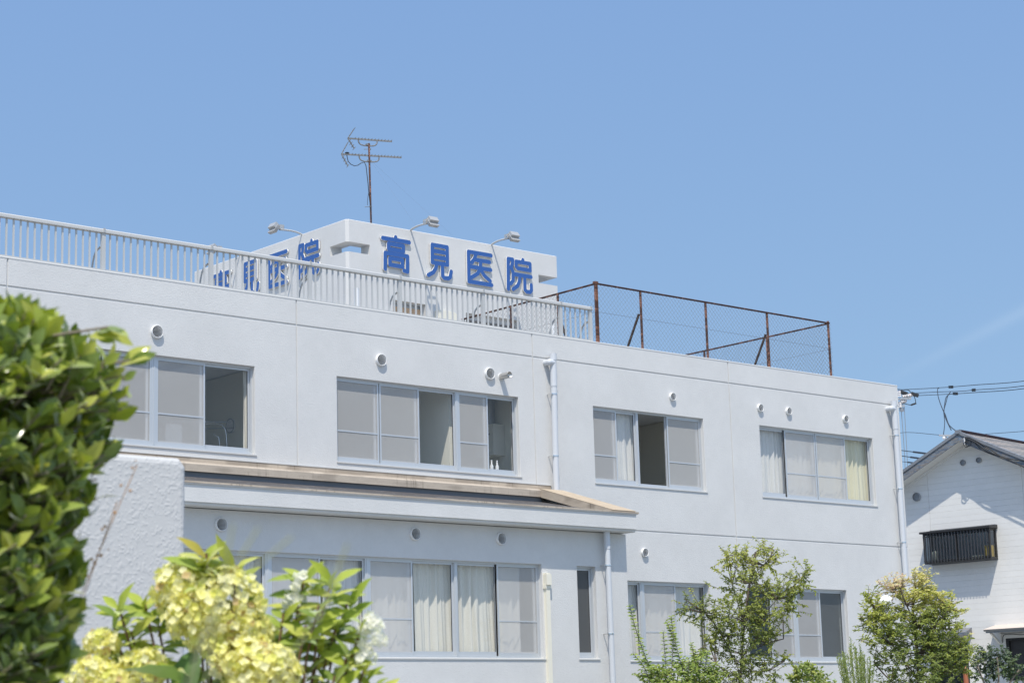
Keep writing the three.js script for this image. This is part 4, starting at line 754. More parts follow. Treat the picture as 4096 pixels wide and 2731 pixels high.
class Leaves { // collects leaves, then builds the largest as parts and the rest as one mass per tone
  constructor(geos, mats) { Object.assign(this, { geos, mats, list: [] }); }
  add(pos, dir, roll, s, tone, upv) { this.list.push({ m: leafMatrix(pos, dir, roll, s, upv), pos: pos.clone(), g: Math.floor(rnd() * this.geos.length), t: tone ?? Math.floor(rnd() * this.mats.length) }); }
  build(root, name, single = 0, score = (l) => l.pos.z) {
    const order = this.list.map((l) => [score(l), l]).sort((a, b) => b[0] - a[0]).map((x) => x[1]);
    order.slice(0, single).forEach((l) => { const m = new THREE.Mesh(this.geos[l.g], this.mats[l.t]); m.name = 'leaf'; m.castShadow = m.receiveShadow = true; m.applyMatrix4(l.m); root.add(m); });
    this.mats.forEach((mat, t) => { const gs = order.slice(single).filter((l) => l.t === t).map((l) => this.geos[l.g].clone().applyMatrix4(l.m)); if (gs.length) part(name, gs, mat, root, { keepUV: true, kind: 'stuff' }); });
  }
}
const bark = std({ color: lin(0.13, 0.1, 0.075), roughness: 0.95 }), barkPale = std({ color: lin(0.24, 0.2, 0.15), roughness: 0.95 }), greenStem = std({ color: lin(0.16, 0.2, 0.05), roughness: 0.8 });
const FACE = -YAW; // plants are drawn up facing the path the camera stands on

{ // the evergreen bush close by on the left
  reseed(501);
  const b = thing('evergreen_bush', 'glossy dark evergreen bush with pale new leaves, close in the left foreground', 'bush', [1.43, -1.5, -2.98], FACE, undefined);
  const R = [[0.715, 0.04], [0.69, 0.14], [0.655, 0.21], [0.6, 0.275], [0.52, 0.275], [0.44, 0.245], [0.35, 0.225], [0.22, 0.21], [0.1, 0.185], [-0.3, 0.18], [-0.6, 0.05]];
  const rad = (y) => { for (let i = 1; i < R.length; i++) if (y >= R[i][0]) return mix(R[i][1], R[i - 1][1], (y - R[i][0]) / (R[i - 1][0] - R[i][0])); return 0.05; };
  const geos = [leafGeo(0.078, 0.017, { fold: 0.22, droop: 0.22, n: 6 }), leafGeo(0.07, 0.018, { fold: 0.3, droop: 0.1, n: 6 }), leafGeo(0.062, 0.014, { fold: 0.15, droop: 0.35, n: 6, wave: 0.06 }), leafGeo(0.084, 0.019, { fold: 0.2, droop: 0.3, n: 6, wave: 0.05 })];
  const g = { gloss: 0.85, rough: 0.18 };
  const mats = [leafMat(0.12, 0.19, 0.012, g), leafMat(0.19, 0.275, 0.015, g), leafMat(0.28, 0.37, 0.02, g), leafMat(0.39, 0.46, 0.025, g), leafMat(0.52, 0.54, 0.05, g)];
  const Lv = new Leaves(geos, mats), stems = [];
  for (let i = 0; i < 1650; i++) {
    const y = i < 1380 ? rr(0.02, 0.7) : rr(-0.5, 0.1), a = rr(0, Math.PI * 2), r = rad(y) * Math.sqrt(i % 3 ? rr(0.62, 1) : rr(0.08, 0.6));
    const p = V(Math.cos(a) * r, y + 1.5, Math.sin(a) * r), out = V(Math.cos(a), rr(0.0, 0.7) + (y > 0.6 ? 1.1 : 0), Math.sin(a)).normalize(), inner = r < rad(y) * 0.7;
    const n = 5 + Math.floor(rr(0, 4)), s0 = rr(0.5, 0.8), new_ = rnd() < 0.35 && !inner;
    stems.push(bar(p.clone().addScaledVector(out, -0.08), p, 0.0026, 4, 0.0015));
    for (let k = 0; k < n; k++) {
      const t = k / n, az = k * 2.4 + a, side = V(Math.cos(az), rr(-0.1, 0.35), Math.sin(az)), d = side.addScaledVector(out, mix(0.25, 1.25, t)).normalize();
      Lv.add(p.clone().addScaledVector(out, -0.045 * (1 - t)), d.add(V(0, rr(0.1, 0.6), 0)).normalize(), rr(-0.5, 0.5), s0 * mix(1, 0.72, t), new_ && t > 0.3 ? (rnd() < 0.4 ? 4 : 3) : Math.floor(rr(0, 3.6)), V(out.x, 0.55, out.z).add(jit(0.6)));
    }
  }
  for (const [y, a, len] of [[0.59, 0.5, 0.02], [0.64, 0.5, 0.03]]) for (let k = 0; k < 6; k++) { // sprigs reaching out to the right
    const p = V(rad(y) + len * k / 6, y + 1.5 + a * len * k / 6, 0.05), d = V(0.8, rr(-0.3, 0.7), rr(-0.6, 0.6)).normalize(); Lv.add(p, d, rr(-0.5, 0.5), rr(0.5, 0.75), 1 + Math.floor(rr(0, 4)), V(0.3, 0.6, 0.7).add(jit(0.4)));
    if (k === 0) stems.push(bar(V(rad(y) - 0.08, y + 1.5, 0.05), V(rad(y) + len, y + 1.5 + a * len, 0.05), 0.003, 5, 0.002));
  }
  part('twig', stems, barkPale, b, { kind: 'stuff' });
  part('trunk', [bar(V(0, 0, 0), V(0, 1.6, 0), 0.02, 8, 0.012), bar(V(0, 0.6, 0), V(0.12, 1.9, 0.06), 0.012, 6, 0.006), bar(V(0, 0.7, 0), V(-0.14, 1.9, 0.02), 0.012, 6, 0.006)], bark, b);
  Lv.build(b, 'foliage', 300, (l) => (l.pos.x > -0.22 && l.pos.y > 1.55 ? 10 : 0) + l.pos.z + 0.6 * l.pos.x);
  // dried flower stalks showing against the garden wall
  const dry = std({ color: lin(0.42, 0.22, 0.08), roughness: 0.9 });
  part('dried_stalk', [tube([V(0.12, 1.7, -0.3), V(0.19, 1.87, -0.3), V(0.235, 1.985, -0.32)], 0.0008, 10, 4), tube([V(0.13, 1.7, -0.3), V(0.17, 1.82, -0.3), V(0.205, 1.92, -0.3)], 0.0008, 10, 4), ...Array.from({ length: 18 }, () => { const t = rnd(); return new THREE.OctahedronGeometry(rr(0.0015, 0.004)).translate(mix(0.15, 0.235, t) + rr(-0.012, 0.012), mix(1.78, 1.985, t) + rr(-0.012, 0.012), -0.31 + rr(-0.02, 0.02)); })], dry, b);
}
{ // hydrangea in front of the wing
  reseed(902);
  const X0 = 520, Y0 = 1450, K = 1 / 1106, B = 0.23 + 1.5; // layout drawn in units of 0.9 mm
  const at = (x, y, z = 0) => V((x - X0) * K, B - (y - Y0) * K, z);
  const h = thing('hydrangea', 'hydrangea bush with big pale yellow green flower heads below the white wall', 'hydrangea', [2.34, -1.5, -3.58], FACE);
  const geos = [leafGeo(0.086, 0.0138, { fold: 0.28, droop: 0.35, n: 7, wave: 0.07 }), leafGeo(0.074, 0.013, { fold: 0.35, droop: 0.2, n: 7, wave: 0.06 }), leafGeo(0.062, 0.0105, { fold: 0.2, droop: 0.5, n: 6, wave: 0.05 })];
  const g = { gloss: 0.25, rough: 0.4 };
  const mats = [leafMat(0.32, 0.42, 0.025, g), leafMat(0.42, 0.5, 0.03, g), leafMat(0.54, 0.57, 0.07, g), leafMat(0.2, 0.3, 0.02, g), leafMat(0.5, 0.42, 0.04, g)];
  const Lv = new Leaves(geos, mats), stems = [];
  const whorl = (x, y, z, n, s, upK = 0.75) => {
    const c = at(x, y, z), foot = V(c.x * 0.45, 0.5, z * 0.3 - 0.05), knee = V(c.x * 0.85, c.y - 0.12, z * 0.85);
    stems.push(tube([foot, knee, c], 0.0028, 12, 5));
    for (let k = 0; k < n; k++) { const a = k * 2.4 + rr(0, 0.6), d = V(Math.cos(a), rr(0.1, 0.9) * upK, Math.sin(a)).normalize(); Lv.add(c.clone().add(V(0, -0.006 * (n - k), 0)), d.add(V(0, 0.35, 0)).normalize(), rr(-0.3, 0.3), s * rr(0.75, 1.1), rnd() < 0.02 ? 4 : Math.floor(rr(0, 3.3)), V(d.x * 0.3, 0.75, d.z * 0.3 + 0.55).add(jit(0.3))); }
    for (let k = 0; k < 6; k++) { const a = rr(0, 6.28), t = rr(0.25, 0.95), q = knee.clone().lerp(c, t); Lv.add(q, V(Math.cos(a), 0.25, Math.sin(a)), rr(-0.3, 0.3), s * rr(0.8, 1), Math.floor(rr(0, 4)), V(Math.cos(a) * 0.4, 0.7, 0.6)); }
  };
  for (const [x, y, z, n, s] of [[482, 1272, 0.06, 8, 1], [470, 1285, 0.05, 6, 1], [545, 1298, 0.04, 7, 0.85], [455, 1300, 0.03, 4, 0.9], [700, 1325, 0, 6, 0.9], [765, 1335, 0.02, 7, 0.95], [800, 1375, -0.02, 6, 0.9], [735, 1395, 0.03, 6, 0.95], [690, 1385, -0.04, 5, 0.9], [775, 1430, 0, 7, 0.95], [705, 1440, 0.03, 6, 0.95], [825, 1460, 0.0, 5, 0.8], [650, 1410, 0.0, 6, 0.9], [660, 1470, -0.03, 6, 0.9], [735, 1490, 0, 6, 0.95], [800, 1505, 0.02, 6, 0.95], [835, 1540, 0, 5, 0.85], [770, 1555, 0.03, 6, 0.95], [700, 1540, 0, 6, 0.95], [330, 1375, 0, 6, 0.9], [275, 1385, 0.02, 5, 0.85], [355, 1420, -0.03, 5, 0.9], [300, 1440, 0, 5, 0.85], [255, 1430, -0.02, 4, 0.8], [390, 1520, -0.03, 6, 0.95], [350, 1490, 0.02, 5, 0.95], [440, 1545, 0.05, 5, 1.15], [300, 1500, -0.02, 5, 0.9], [265, 1540, 0, 5, 0.9], [480, 1550, 0, 5, 1], [560, 1480, -0.06, 6, 0.95], [610, 1450, -0.05, 6, 0.9], [180, 1560, 0, 5, 0.9], [380, 1590, 0.05, 6, 1.1], [620, 1600, 0, 6, 1], [750, 1610, 0, 6, 1], [850, 1580, 0, 5, 0.9], [230, 1600, 0, 5, 0.9]]) whorl(x, y, z, n, s);
  // two big toothed leaves lit from behind, low in front
  const big = [leafGeo(0.13, 0.045, { fold: 0.12, droop: 0.4, n: 9, wave: 0.05, wide: 0.4 })];
  const Lb = new Leaves(big, [leafMat(0.1, 0.22, 0.025, g), leafMat(0.2, 0.33, 0.04, g)]);
  for (const [x, y, z, dx, dy, dz, t] of [[455, 1490, 0.06, -0.3, -0.8, 0.4, 0], [430, 1560, 0.1, -0.7, 0.5, 0.5, 1], [490, 1570, 0.06, 0.3, -0.6, 0.5, 0]]) Lb.add(at(x, y, z), V(dx, dy, dz).normalize(), rr(-0.3, 0.3), 1, t);
  part('stem', stems, std({ color: lin(0.16, 0.09, 0.045), roughness: 0.9 }), h, { kind: 'stuff' });
  Lv.build(h, 'foliage', 240, (l) => l.pos.z + (l.pos.y > 1.6 ? 1 : 0));
  Lb.build(h, 'foliage', 5);
  const petal = leafGeo(0.0115, 0.0058, { n: 2, fold: 0.25, droop: -0.15, wide: 0.55 });
  const pm = (r, gg, b) => phy({ color: lin(r, gg, b), roughness: 0.95, transmission: 0.5, thickness: 0, side: THREE.DoubleSide });
  const fl = [pm(0.94, 0.9, 0.35), pm(0.96, 0.93, 0.56), pm(0.83, 0.83, 0.23), pm(0.66, 0.5, 0.24)], white = [pm(0.95, 0.94, 0.86), pm(0.92, 0.92, 0.74)];
  const head = (x, y, z, rx, ry, rz, n, tones, cone = 0) => {
    const c = at(x, y, z), sets = tones.map(() => []);
    for (let i = 0; i < n * 1.35; i++) {
      const d = ball().normalize(); if (d.y < -0.75) d.y *= -1;
      const k = rr(0.72, 1.02), lump = 1 + 0.16 * Math.sin(d.x * 7 + x) * Math.sin(d.y * 6 + 1) * Math.sin(d.z * 5 + y), p = c.clone().add(V(d.x * rx * lump * k * (1 - cone * d.y), d.y * ry * lump * k, d.z * rz * k * (1 - cone * d.y))), nrm = d.clone().add(jit(0.75)).normalize();
      const r = rnd(), t = tones.length > 2 ? (r < 0.42 ? 0 : r < 0.8 ? 1 : r < 0.965 ? 2 : 3) : r < 0.7 ? 0 : 1, side = new THREE.Vector3().crossVectors(nrm, V(0.3, 1, 0.2)).normalize(), s = rr(0.75, 1.2);
      for (let q = 0; q < 4; q++) { const e = side.clone().applyAxisAngle(nrm, q * Math.PI / 2 + r); sets[t].push(petal.clone().applyMatrix4(leafMatrix(p, e.addScaledVector(nrm, 0.3), 0, s, nrm))); }
    }
    const ks = sets.map((l, i) => [l, tones[i]]).filter(([l]) => l.length), f = part('flower_head', ks[0][0], ks[0][1], h, { keepUV: true });
    for (const [l, m] of ks.slice(1)) part('floret', l, m, f, { keepUV: true, kind: 'stuff' });
  };
  head(430, 1352, 0.02, 0.068, 0.062, 0.07, 330, fl); head(522, 1400, 0.05, 0.085, 0.085, 0.085, 470, fl); head(460, 1420, 0.06, 0.06, 0.055, 0.06, 240, fl); head(570, 1450, 0.03, 0.05, 0.05, 0.06, 170, fl);
  head(505, 1462, 0.05, 0.06, 0.05, 0.06, 240, fl); head(545, 1480, 0.05, 0.06, 0.045, 0.06, 220, fl); head(610, 1540, 0.09, 0.06, 0.05, 0.06, 200, fl);
  head(575, 1515, 0.07, 0.078, 0.048, 0.07, 280, fl); head(640, 1545, 0.06, 0.05, 0.05, 0.06, 200, fl); head(600, 1570, 0.08, 0.07, 0.05, 0.06, 220, fl);
  head(235, 1468, 0.0, 0.04, 0.03, 0.04, 110, fl); head(215, 1545, 0.02, 0.05, 0.045, 0.05, 160, fl); head(335, 1530, 0.03, 0.05, 0.04, 0.05, 150, fl); head(280, 1560, 0.03, 0.045, 0.04, 0.05, 130, fl);
  head(697, 1345, 0.0, 0.024, 0.024, 0.024, 30, white, 0.3); head(675, 1380, -0.01, 0.024, 0.02, 0.022, 26, white, 0.3); head(852, 1460, 0.0, 0.026, 0.04, 0.026, 62, white, 0.35); head(838, 1515, 0.0, 0.022, 0.022, 0.022, 24, white, 0.3);
}
{ // a few grass stems right in front of the lens
  reseed(33);
  const straw = std({ color: lin(0.3, 0.31, 0.17), roughness: 0.9 }), K = 1 / 3574, at = (x, y) => V((x - 650) * K, 1.61 - (y - 1300) * K, 0);
  [['pale blurred grass stem leaning right, nearest the garden wall', [[591, 1200], [547, 1267], [470, 1420], [420, 1700]]], ['pale blurred grass stem slanting far to the right', [[669, 1222], [564, 1308], [470, 1420], [400, 1700]]], ['short upright blurred grass stem beside the garden wall', [[532, 1190], [520, 1255], [490, 1420], [450, 1700]]], ['blurred grass stem rising over the right hydrangea leaves', [[796, 1243], [725, 1420], [640, 1530], [560, 1750]]]].forEach(([l, pts]) => {
    const t = thing('grass_stem', l, 'grass stem', [0.75, -1.5, -1.08], FACE, 'grass stems close to the camera');
    part('stem', tube([...pts.map(([x, y]) => at(x, y)), V(0, 0, 0.1)], 0.0006, 40, 5), straw, t);
    part('seed_head', tube([at(...pts[0]), at(...pts[0]).lerp(at(...pts[1]), 0.5), at(...pts[1])], 0.0008, 10, 5), straw, t);
  });
}
// masses of twigs and leaves: [x, y, z, rx, ry, rz, twigs, tone bias]
function crown(root, Lv, masses, { twig = 0.22, per = 12, size = 1, up = 0.4, hang = 0.2, stemMat = bark, limb = null, spread = 0.8, dense = 1.6 }) {
  const stems = [];
  for (const [x, y, z, rx, ry, rz, n, tone] of masses) for (let i = 0; i < n * dense; i++) {
    const d = ball(), c = V(x + d.x * rx, y + d.y * ry, z + d.z * rz), dir = V(d.x, d.y * 0.8 + up, d.z).add(jit(0.85)).normalize(), len = twig * rr(0.6, 1.3), e = c.clone().addScaledVector(dir, len), mid = c.clone().lerp(e, 0.5).add(V(0, len * 0.06, 0));
    stems.push(bar(c, mid, 0.004, 3, 0.003), bar(mid, e, 0.003, 3, 0.0015));
    if (limb && i % 3 === 0) { const b = limb(c); if (b.distanceTo(c) < 0.42) stems.push(bar(b, c, 0.009, 4, 0.004)); }
    for (let k = 0; k < per; k++) {
      const t = (k + rr(0, 0.8)) / per, p = t < 0.5 ? c.clone().lerp(mid, t * 2) : mid.clone().lerp(e, t * 2 - 1), a = k * 2.5 + rr(-0.5, 0.5), s = V(Math.cos(a), 0, Math.sin(a));
      Lv.add(p, s.multiplyScalar(spread).addScaledVector(dir, 0.55).add(V(0, -hang + rr(-0.5, 0.5), 0)).normalize(), rr(-0.9, 0.9), size * rr(0.7, 1.15), tone === undefined ? undefined : tone + (rnd() < 0.45 ? 1 : 0), V(d.x * 0.5, 0.7, d.z * 0.5 + 0.45).add(jit(0.5)));
    }
  }
  if (stems.length) part('twig', stems, stemMat, root, { kind: 'stuff' });
}
function sprigs(root, Lv, lines, gap, size) {
  const stems = [];
  for (const l of lines) {
    const c = new THREE.CatmullRomCurve3(l), n = Math.round(c.getLength() / gap); stems.push(new THREE.TubeGeometry(c, 10, 0.004, 4));
    for (let k = 1; k <= n; k++) { const p = c.getPoint(k / n), d = c.getTangent(k / n), a = k * 1.9; for (const q of [0, Math.PI]) Lv.add(p, V(Math.cos(a + q) * 0.8, rr(-0.45, 0.25), Math.sin(a + q)).addScaledVector(d, 0.5).normalize(), rr(-0.4, 0.4), size * rr(0.8, 1.15), undefined, V(rr(-0.4, 0.4), 0.6, 0.6)); }
  }
  part('twig', stems, bark, root, { kind: 'stuff' });
}
{ // the small leafed tree in front of the ground floor windows
  reseed(1201);
  const K = 1 / 141, at = (x, y, z = 0) => V((x - 1700) * K, 1.68 - (y - 1480) * K, z);
  const t = thing('garden_tree', 'small tree with fine green leaves and ragged arms before the lower windows', 'tree', [24.73, -0.3, -22.67], FACE);
  const geos = [leafGeo(0.05, 0.0125, { n: 3, fold: 0.3, droop: 0.45 }), leafGeo(0.043, 0.011, { n: 3, fold: 0.35, droop: 0.3 }), leafGeo(0.055, 0.013, { n: 3, fold: 0.25, droop: 0.6 })];
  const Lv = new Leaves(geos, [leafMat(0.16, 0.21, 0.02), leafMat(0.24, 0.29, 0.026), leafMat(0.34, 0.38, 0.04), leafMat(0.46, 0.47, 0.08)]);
  const limbs = [[[1690, 1720], [1692, 1600], [1700, 1520], [1712, 1430], [1728, 1340], [1745, 1270]], [[1700, 1520], [1740, 1440], [1790, 1380], [1850, 1335]], [[1695, 1540], [1660, 1460], [1620, 1405], [1575, 1372]], [[1712, 1430], [1690, 1340], [1680, 1270]], [[1700, 1500], [1760, 1480], [1800, 1470]], [[1692, 1580], [1640, 1520], [1600, 1490]], [[1700, 1540], [1760, 1540], [1800, 1520]], [[1728, 1340], [1765, 1300], [1790, 1265]]];
  part('trunk', limbs.map((l, i) => tube(l.map(([x, y], k) => at(x, y, i % 2 ? 0.12 * k * (i % 3 - 1) : 0.02 * k)), i ? 0.008 : 0.018, 16, 6)), bark, t);
  const nodes = limbs.flatMap((l, i) => l.map(([x, y], k) => at(x, y, i % 2 ? 0.12 * k * (i % 3 - 1) : 0.02 * k)));
  const limb = (c) => nodes.reduce((a, b) => (b.y < c.y + 0.05 && b.distanceTo(c) < a.distanceTo(c) ? b : a), nodes[1]);
  const m = (x, y, rx, ry, n, tone, z = 0, rz = rx) => { const p = at(x, y, z); return [p.x, p.y, p.z, rx * K, ry * K, rz * K, n, tone]; };
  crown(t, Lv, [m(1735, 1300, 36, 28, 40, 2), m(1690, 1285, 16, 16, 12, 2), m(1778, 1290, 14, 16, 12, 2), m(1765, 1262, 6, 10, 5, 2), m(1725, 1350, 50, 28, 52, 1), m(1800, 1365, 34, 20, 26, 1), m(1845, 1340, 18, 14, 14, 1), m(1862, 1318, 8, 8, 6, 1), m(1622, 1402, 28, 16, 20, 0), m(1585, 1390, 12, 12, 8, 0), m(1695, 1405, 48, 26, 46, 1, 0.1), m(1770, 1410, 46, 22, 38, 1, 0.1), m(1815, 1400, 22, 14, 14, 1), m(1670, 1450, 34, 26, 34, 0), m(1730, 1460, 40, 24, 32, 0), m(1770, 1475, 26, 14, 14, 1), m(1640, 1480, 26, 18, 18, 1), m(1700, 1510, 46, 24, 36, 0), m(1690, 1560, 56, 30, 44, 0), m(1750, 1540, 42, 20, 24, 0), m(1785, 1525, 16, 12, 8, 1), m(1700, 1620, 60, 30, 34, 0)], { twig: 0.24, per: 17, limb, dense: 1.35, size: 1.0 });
  sprigs(t, Lv, [[[1640, 1405], [1600, 1392], [1552, 1374]], [[1650, 1425], [1610, 1415], [1565, 1404]], [[1620, 1400], [1600, 1370], [1592, 1345]], [[1640, 1440], [1610, 1432], [1586, 1425]], [[1815, 1365], [1850, 1330], [1877, 1302]], [[1815, 1380], [1845, 1360], [1870, 1346]], [[1800, 1400], [1840, 1392], [1860, 1396]], [[1790, 1350], [1815, 1325], [1830, 1312]], [[1700, 1300], [1682, 1275], [1664, 1252]], [[1735, 1300], [1752, 1270], [1768, 1243]], [[1715, 1300], [1706, 1275], [1698, 1256]], [[1770, 1300], [1785, 1280], [1798, 1262]], [[1680, 1330], [1662, 1310], [1650, 1304]], [[1780, 1460], [1805, 1455], [1822, 1448]], [[1770, 1500], [1800, 1510], [1818, 1524]], [[1660, 1350], [1640, 1340], [1628, 1332]]].map((l) => l.map(([x, y]) => at(x, y, rr(-0.2, 0.2)))), 0.026, 0.95);
  part('fruit', Array.from({ length: 420 }, () => { const l = Lv.list[Math.floor(rnd() * Lv.list.length)]; return new THREE.OctahedronGeometry(0.0095, 0).translate(l.pos.x, l.pos.y - 0.03, l.pos.z); }), std({ color: lin(0.32, 0.33, 0.14), roughness: 0.6 }), t, { kind: 'stuff' });
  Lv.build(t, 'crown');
}
{ // upright shoots to the left of the tree
  reseed(1301);
  const K = 1 / 145.2, at = (x, y, z = 0) => V((x - 1540) * K, 1.54 - (y - 1500) * K, z);
  const t = thing('young_shrub', 'shrub of tall upright shoots with paired leaves beside the wing corner', 'shrub', [23.16, -0.3, -22.73], FACE);
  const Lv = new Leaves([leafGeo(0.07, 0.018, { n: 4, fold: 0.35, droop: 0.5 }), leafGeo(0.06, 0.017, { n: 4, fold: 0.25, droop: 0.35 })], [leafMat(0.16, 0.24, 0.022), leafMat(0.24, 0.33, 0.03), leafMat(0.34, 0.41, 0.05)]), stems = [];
  for (const [pts, z] of [[[[1530, 1640], [1502, 1560], [1480, 1500], [1462, 1440], [1451, 1388]], 0], [[[1545, 1640], [1541, 1540], [1548, 1470], [1545, 1418]], 0.05], [[[1535, 1640], [1530, 1540], [1527, 1450]], -0.1], [[[1580, 1640], [1565, 1540], [1552, 1480], [1535, 1432]], 0.1], [[[1600, 1640], [1598, 1560], [1590, 1480]], 0], [[[1570, 1640], [1610, 1560], [1625, 1500]], 0.1], [[[1500, 1640], [1490, 1570], [1478, 1530], [1455, 1500]], 0.05], [[[1520, 1640], [1515, 1580], [1505, 1530]], 0.15], [[[1560, 1640], [1575, 1560], [1580, 1520]], 0.2], [[[1640, 1640], [1640, 1580], [1630, 1540]], 0.2]]) {
    const c = new THREE.CatmullRomCurve3(pts.map(([x, y]) => at(x, y, z))), n = Math.round(c.getLength() / 0.034);
    stems.push(new THREE.TubeGeometry(c, 14, 0.0045, 4));
    for (let k = 1; k <= n; k++) { const p = c.getPoint(k / n), d = c.getTangent(k / n), a = k * 1.6 + z * 9; for (const q of [0, Math.PI]) Lv.add(p, V(Math.cos(a + q), 0.15, Math.sin(a + q)).addScaledVector(d, 0.4).normalize(), rr(-0.3, 0.3), mix(1.45, 1.0, k / n) * rr(0.85, 1.15), undefined, V(rr(-0.3, 0.3), 0.6, 0.6)); }
  }
  part('stem', stems, bark, t, { kind: 'stuff' });
  const m = (x, y, rx, ry, n, tone) => { const p = at(x, y, 0); return [p.x, p.y, p.z, rx * K, ry * K, rx * K, n, tone]; };
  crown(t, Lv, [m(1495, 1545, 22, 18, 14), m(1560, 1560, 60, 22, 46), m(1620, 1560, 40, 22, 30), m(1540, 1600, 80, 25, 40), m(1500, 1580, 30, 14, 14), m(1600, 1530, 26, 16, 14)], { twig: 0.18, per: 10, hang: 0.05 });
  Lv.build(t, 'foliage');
}
{ // low bright shrub under the right ground floor window
  reseed(1401);
  const K = 1 / 149.9, at = (x, y, z = 0) => V((x - 1870) * K, 1.04 - (y - 1560) * K, z);
  const t = thing('low_shrub', 'low bright yellow green shrub under the right ground floor window', 'shrub', [24.14, -0.3, -20.64], FACE);
  const Lv = new Leaves([leafGeo(0.075, 0.018, { n: 4, fold: 0.3, droop: 0.3 }), leafGeo(0.06, 0.014, { n: 4, fold: 0.2, droop: 0.45 })], [leafMat(0.2, 0.28, 0.03), leafMat(0.28, 0.36, 0.045), leafMat(0.38, 0.41, 0.06)]);
  const m = (x, y, rx, ry, n, tone) => { const p = at(x, y, 0); return [p.x, p.y, p.z, rx * K, ry * K, rx * K, n, tone]; };
  crown(t, Lv, [m(1850, 1550, 22, 12, 16), m(1856, 1535, 8, 6, 5), m(1830, 1562, 18, 10, 12), m(1870, 1565, 30, 14, 20), m(1880, 1590, 50, 16, 26)], { twig: 0.12, per: 10, up: 0.9, hang: -0.1, stemMat: greenStem });
  const big = leafGeo(0.16, 0.07, { n: 6, fold: 0.12, droop: 0.3, wide: 0.45 }); for (const [x, y, r] of [[1900, 1562, 0.5], [1915, 1575, -0.4], [1890, 1575, 0.1]]) { const q = part('leaf', big.clone().applyMatrix4(leafMatrix(at(x, y, 0.15), V(r, 0.2, 0.8).normalize())), leafMat(0.15, 0.27, 0.03), t, { keepUV: true }); }
  Lv.build(t, 'foliage');
}
{ // the yellowing shrub at the clinic's right corner
  reseed(1501);
  const K = 1 / 125.6, at = (x, y, z = 0) => V((x - 2110) * K, 1.99 - (y - 1450) * K, z);
  const t = thing('yellowing_shrub', 'tall shrub with yellowing top leaves at the clinic right corner', 'shrub', [30.16, -0.3, -23.24], FACE);
  const Lv = new Leaves([leafGeo(0.072, 0.0145, { n: 4, fold: 0.3, droop: 0.2 }), leafGeo(0.064, 0.0135, { n: 4, fold: 0.25, droop: 0.35 }), leafGeo(0.078, 0.0125, { n: 4, fold: 0.35, droop: 0.1 })], [leafMat(0.15, 0.21, 0.02), leafMat(0.24, 0.3, 0.028), leafMat(0.34, 0.39, 0.035), leafMat(0.48, 0.5, 0.07), leafMat(0.64, 0.6, 0.16), leafMat(0.7, 0.62, 0.3), leafMat(0.66, 0.48, 0.3)]);
  const limbs = [[[2100, 1720], [2105, 1580], [2110, 1480], [2108, 1400], [2120, 1345]], [[2105, 1560], [2050, 1480], [2025, 1420], [2008, 1385]], [[2110, 1500], [2150, 1440], [2180, 1400]], [[2104, 1600], [2160, 1540], [2200, 1490]], [[2100, 1620], [2040, 1560], [2005, 1520]], [[2112, 1440], [2085, 1390], [2070, 1350]]];
  part('trunk', limbs.map((l, i) => tube(l.map(([x, y], k) => at(x, y, (i % 3 - 1) * 0.1 * k)), i ? 0.014 : 0.026, 14, 6)), bark, t);
  const nodes = limbs.flatMap((l, i) => l.map(([x, y], k) => at(x, y, (i % 3 - 1) * 0.1 * k))), limb = (c) => nodes.reduce((a, b) => (b.y < c.y + 0.1 && b.distanceTo(c) < a.distanceTo(c) ? b : a), nodes[1]);
  const m = (x, y, rx, ry, n, tone, z = 0) => { const p = at(x, y, z); return [p.x, p.y, p.z, rx * K, ry * K, rx * K, n, tone]; };
  crown(t, Lv, [m(2120, 1345, 16, 18, 18, 4), m(2132, 1330, 8, 8, 5, 4), m(2070, 1350, 18, 12, 14, 5), m(2052, 1352, 10, 8, 6, 5), m(2150, 1380, 34, 24, 40, 3), m(2180, 1402, 18, 14, 14, 3), m(2100, 1385, 30, 20, 26, 3), m(2010, 1400, 20, 22, 20, 2), m(2005, 1370, 4, 10, 3, 1), m(2035, 1420, 26, 20, 24, 2), m(2205, 1405, 8, 6, 4, 3), m(2192, 1440, 14, 12, 10, 2), m(1995, 1440, 10, 14, 8, 1), m(2215, 1490, 10, 12, 6, 1), m(2095, 1430, 46, 22, 44, 1), m(2160, 1435, 40, 24, 44, 1, 0.1), m(2025, 1465, 32, 24, 34, 1), m(2090, 1475, 50, 24, 44, 0), m(2165, 1485, 44, 26, 46, 1), m(2060, 1520, 50, 26, 44, 0), m(2150, 1530, 60, 28, 56, 0), m(2200, 1525, 26, 22, 22, 1), m(2100, 1575, 80, 26, 56, 0), m(2040, 1590, 40, 20, 20, 0)], { twig: 0.22, per: 16, limb, up: 0.55, hang: 0.05, dense: 1.6 });
  sprigs(t, Lv, [[[2006, 1390], [2003, 1368], [2001, 1343]], [[2018, 1392], [2024, 1372], [2027, 1356]], [[2115, 1345], [2112, 1328], [2106, 1312]], [[2135, 1345], [2142, 1330], [2146, 1318]], [[2190, 1418], [2214, 1412], [2232, 1402]], [[2180, 1400], [2200, 1388], [2212, 1384]], [[2205, 1470], [2224, 1462], [2236, 1456]], [[1998, 1430], [1984, 1420], [1976, 1408]], [[2060, 1365], [2044, 1352], [2034, 1344]], [[2010, 1480], [1992, 1474], [1980, 1464]]].map((l) => l.map(([x, y]) => at(x, y, rr(-0.2, 0.2)))), 0.034, 0.95);
  Lv.build(t, 'foliage');
}
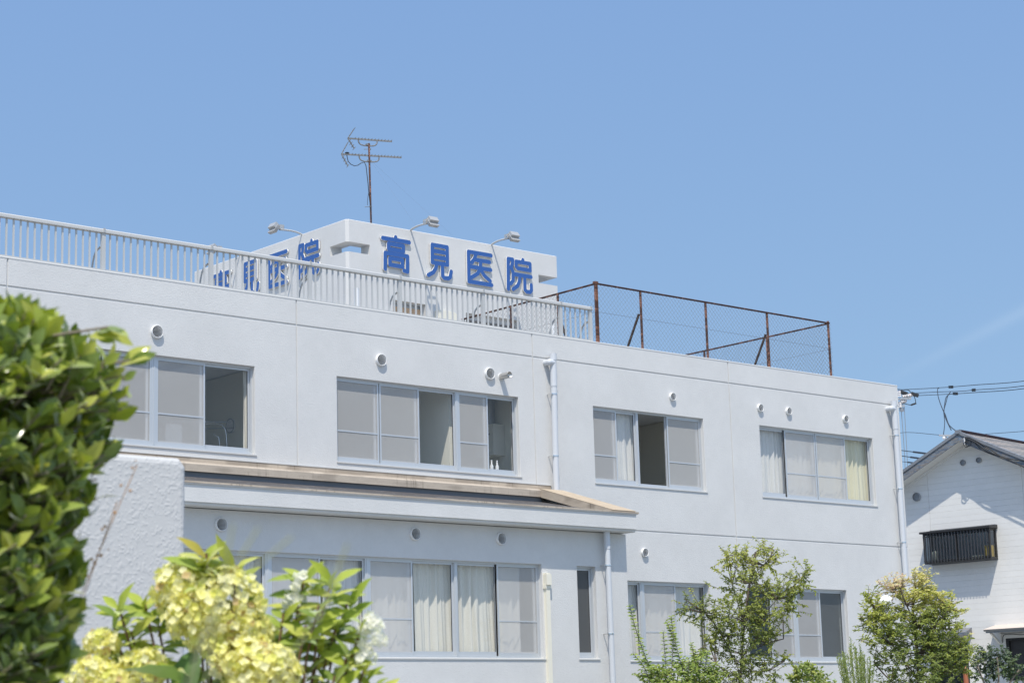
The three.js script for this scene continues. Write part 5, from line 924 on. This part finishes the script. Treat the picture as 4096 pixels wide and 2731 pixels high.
{ // feathery shrub
  reseed(1601);
  const K = 1 / 129, at = (x, y, z = 0) => V((x - 1970) * K, 1.29 - (y - 1540) * K, z);
  const t = thing('feathery_shrub', 'feathery light green shrub of thin upright stems left of the yellowing shrub', 'shrub', [28.6, -0.3, -23.44], FACE);
  const Lv = new Leaves([leafGeo(0.04, 0.006, { n: 2, fold: 0.3, droop: 0.2 })], [leafMat(0.19, 0.26, 0.05), leafMat(0.26, 0.33, 0.065), leafMat(0.34, 0.4, 0.09)]), stems = [];
  for (let i = 0; i < 40; i++) {
    const x = 1970 + rr(-40, 46), top = 1462 + Math.abs(x - 1962) * rr(0.7, 1.5) + rr(0, 34), z = rr(-0.25, 0.25), c = new THREE.CatmullRomCurve3([at(1975 + (x - 1970) * 0.35, 1650, z * 0.5), at(1972 + (x - 1970) * 0.8, 1570, z), at(x, top, z * 1.2)]), n = Math.round(c.getLength() / 0.009);
    stems.push(new THREE.TubeGeometry(c, 8, 0.003, 3));
    for (let k = Math.floor(n * 0.35); k <= n; k++) { const a = rr(0, 6.28); Lv.add(c.getPoint(k / n), V(Math.cos(a), rr(0.5, 1.3), Math.sin(a)).normalize(), 0, rr(0.7, 1.3), undefined, V(rr(-0.5, 0.5), 0.2, 1)); }
  }
  part('stem', stems, greenStem, t, { kind: 'stuff' });
  Lv.build(t, 'foliage');
}
{ // dark glossy little tree before the house
  reseed(1701);
  const K = 1 / 105.6, at = (x, y, z = 0) => V((x - 2290) * K, 1.43 - (y - 1540) * K, z);
  const t = thing('glossy_tree', 'small dark green tree in front of the house ground floor window', 'tree', [37.24, -0.3, -26.65], FACE);
  const Lv = new Leaves([leafGeo(0.07, 0.02, { n: 4, fold: 0.3, droop: 0.3 }), leafGeo(0.06, 0.018, { n: 4, fold: 0.2, droop: 0.4 })], [leafMat(0.04, 0.08, 0.02, { gloss: 0.6 }), leafMat(0.065, 0.12, 0.026, { gloss: 0.6 }), leafMat(0.11, 0.175, 0.035, { gloss: 0.6 })]);
  const limbs = [[[2290, 1700], [2288, 1600], [2292, 1550], [2290, 1510]], [[2288, 1610], [2260, 1570], [2245, 1530]], [[2288, 1620], [2320, 1565], [2340, 1540]]];
  part('trunk', limbs.map((l) => tube(l.map(([x, y], k) => at(x, y, 0.04 * k)), 0.02, 12, 6)), barkPale, t);
  const m = (x, y, rx, ry, n, tone) => { const p = at(x, y, 0); return [p.x, p.y, p.z, rx * K, ry * K, rx * K, n, tone]; };
  crown(t, Lv, [m(2262, 1520, 20, 14, 22, 0), m(2268, 1500, 12, 8, 8, 0), m(2300, 1508, 20, 12, 18, 0), m(2310, 1530, 22, 14, 22, 1), m(2280, 1540, 22, 12, 18, 0), m(2335, 1552, 14, 10, 12, 1), m(2250, 1550, 16, 10, 10, 1), m(2325, 1520, 10, 8, 6, 1)], { twig: 0.2, per: 12, up: 0.3 });
  Lv.build(t, 'crown');
}

renderer.render(scene, camera);
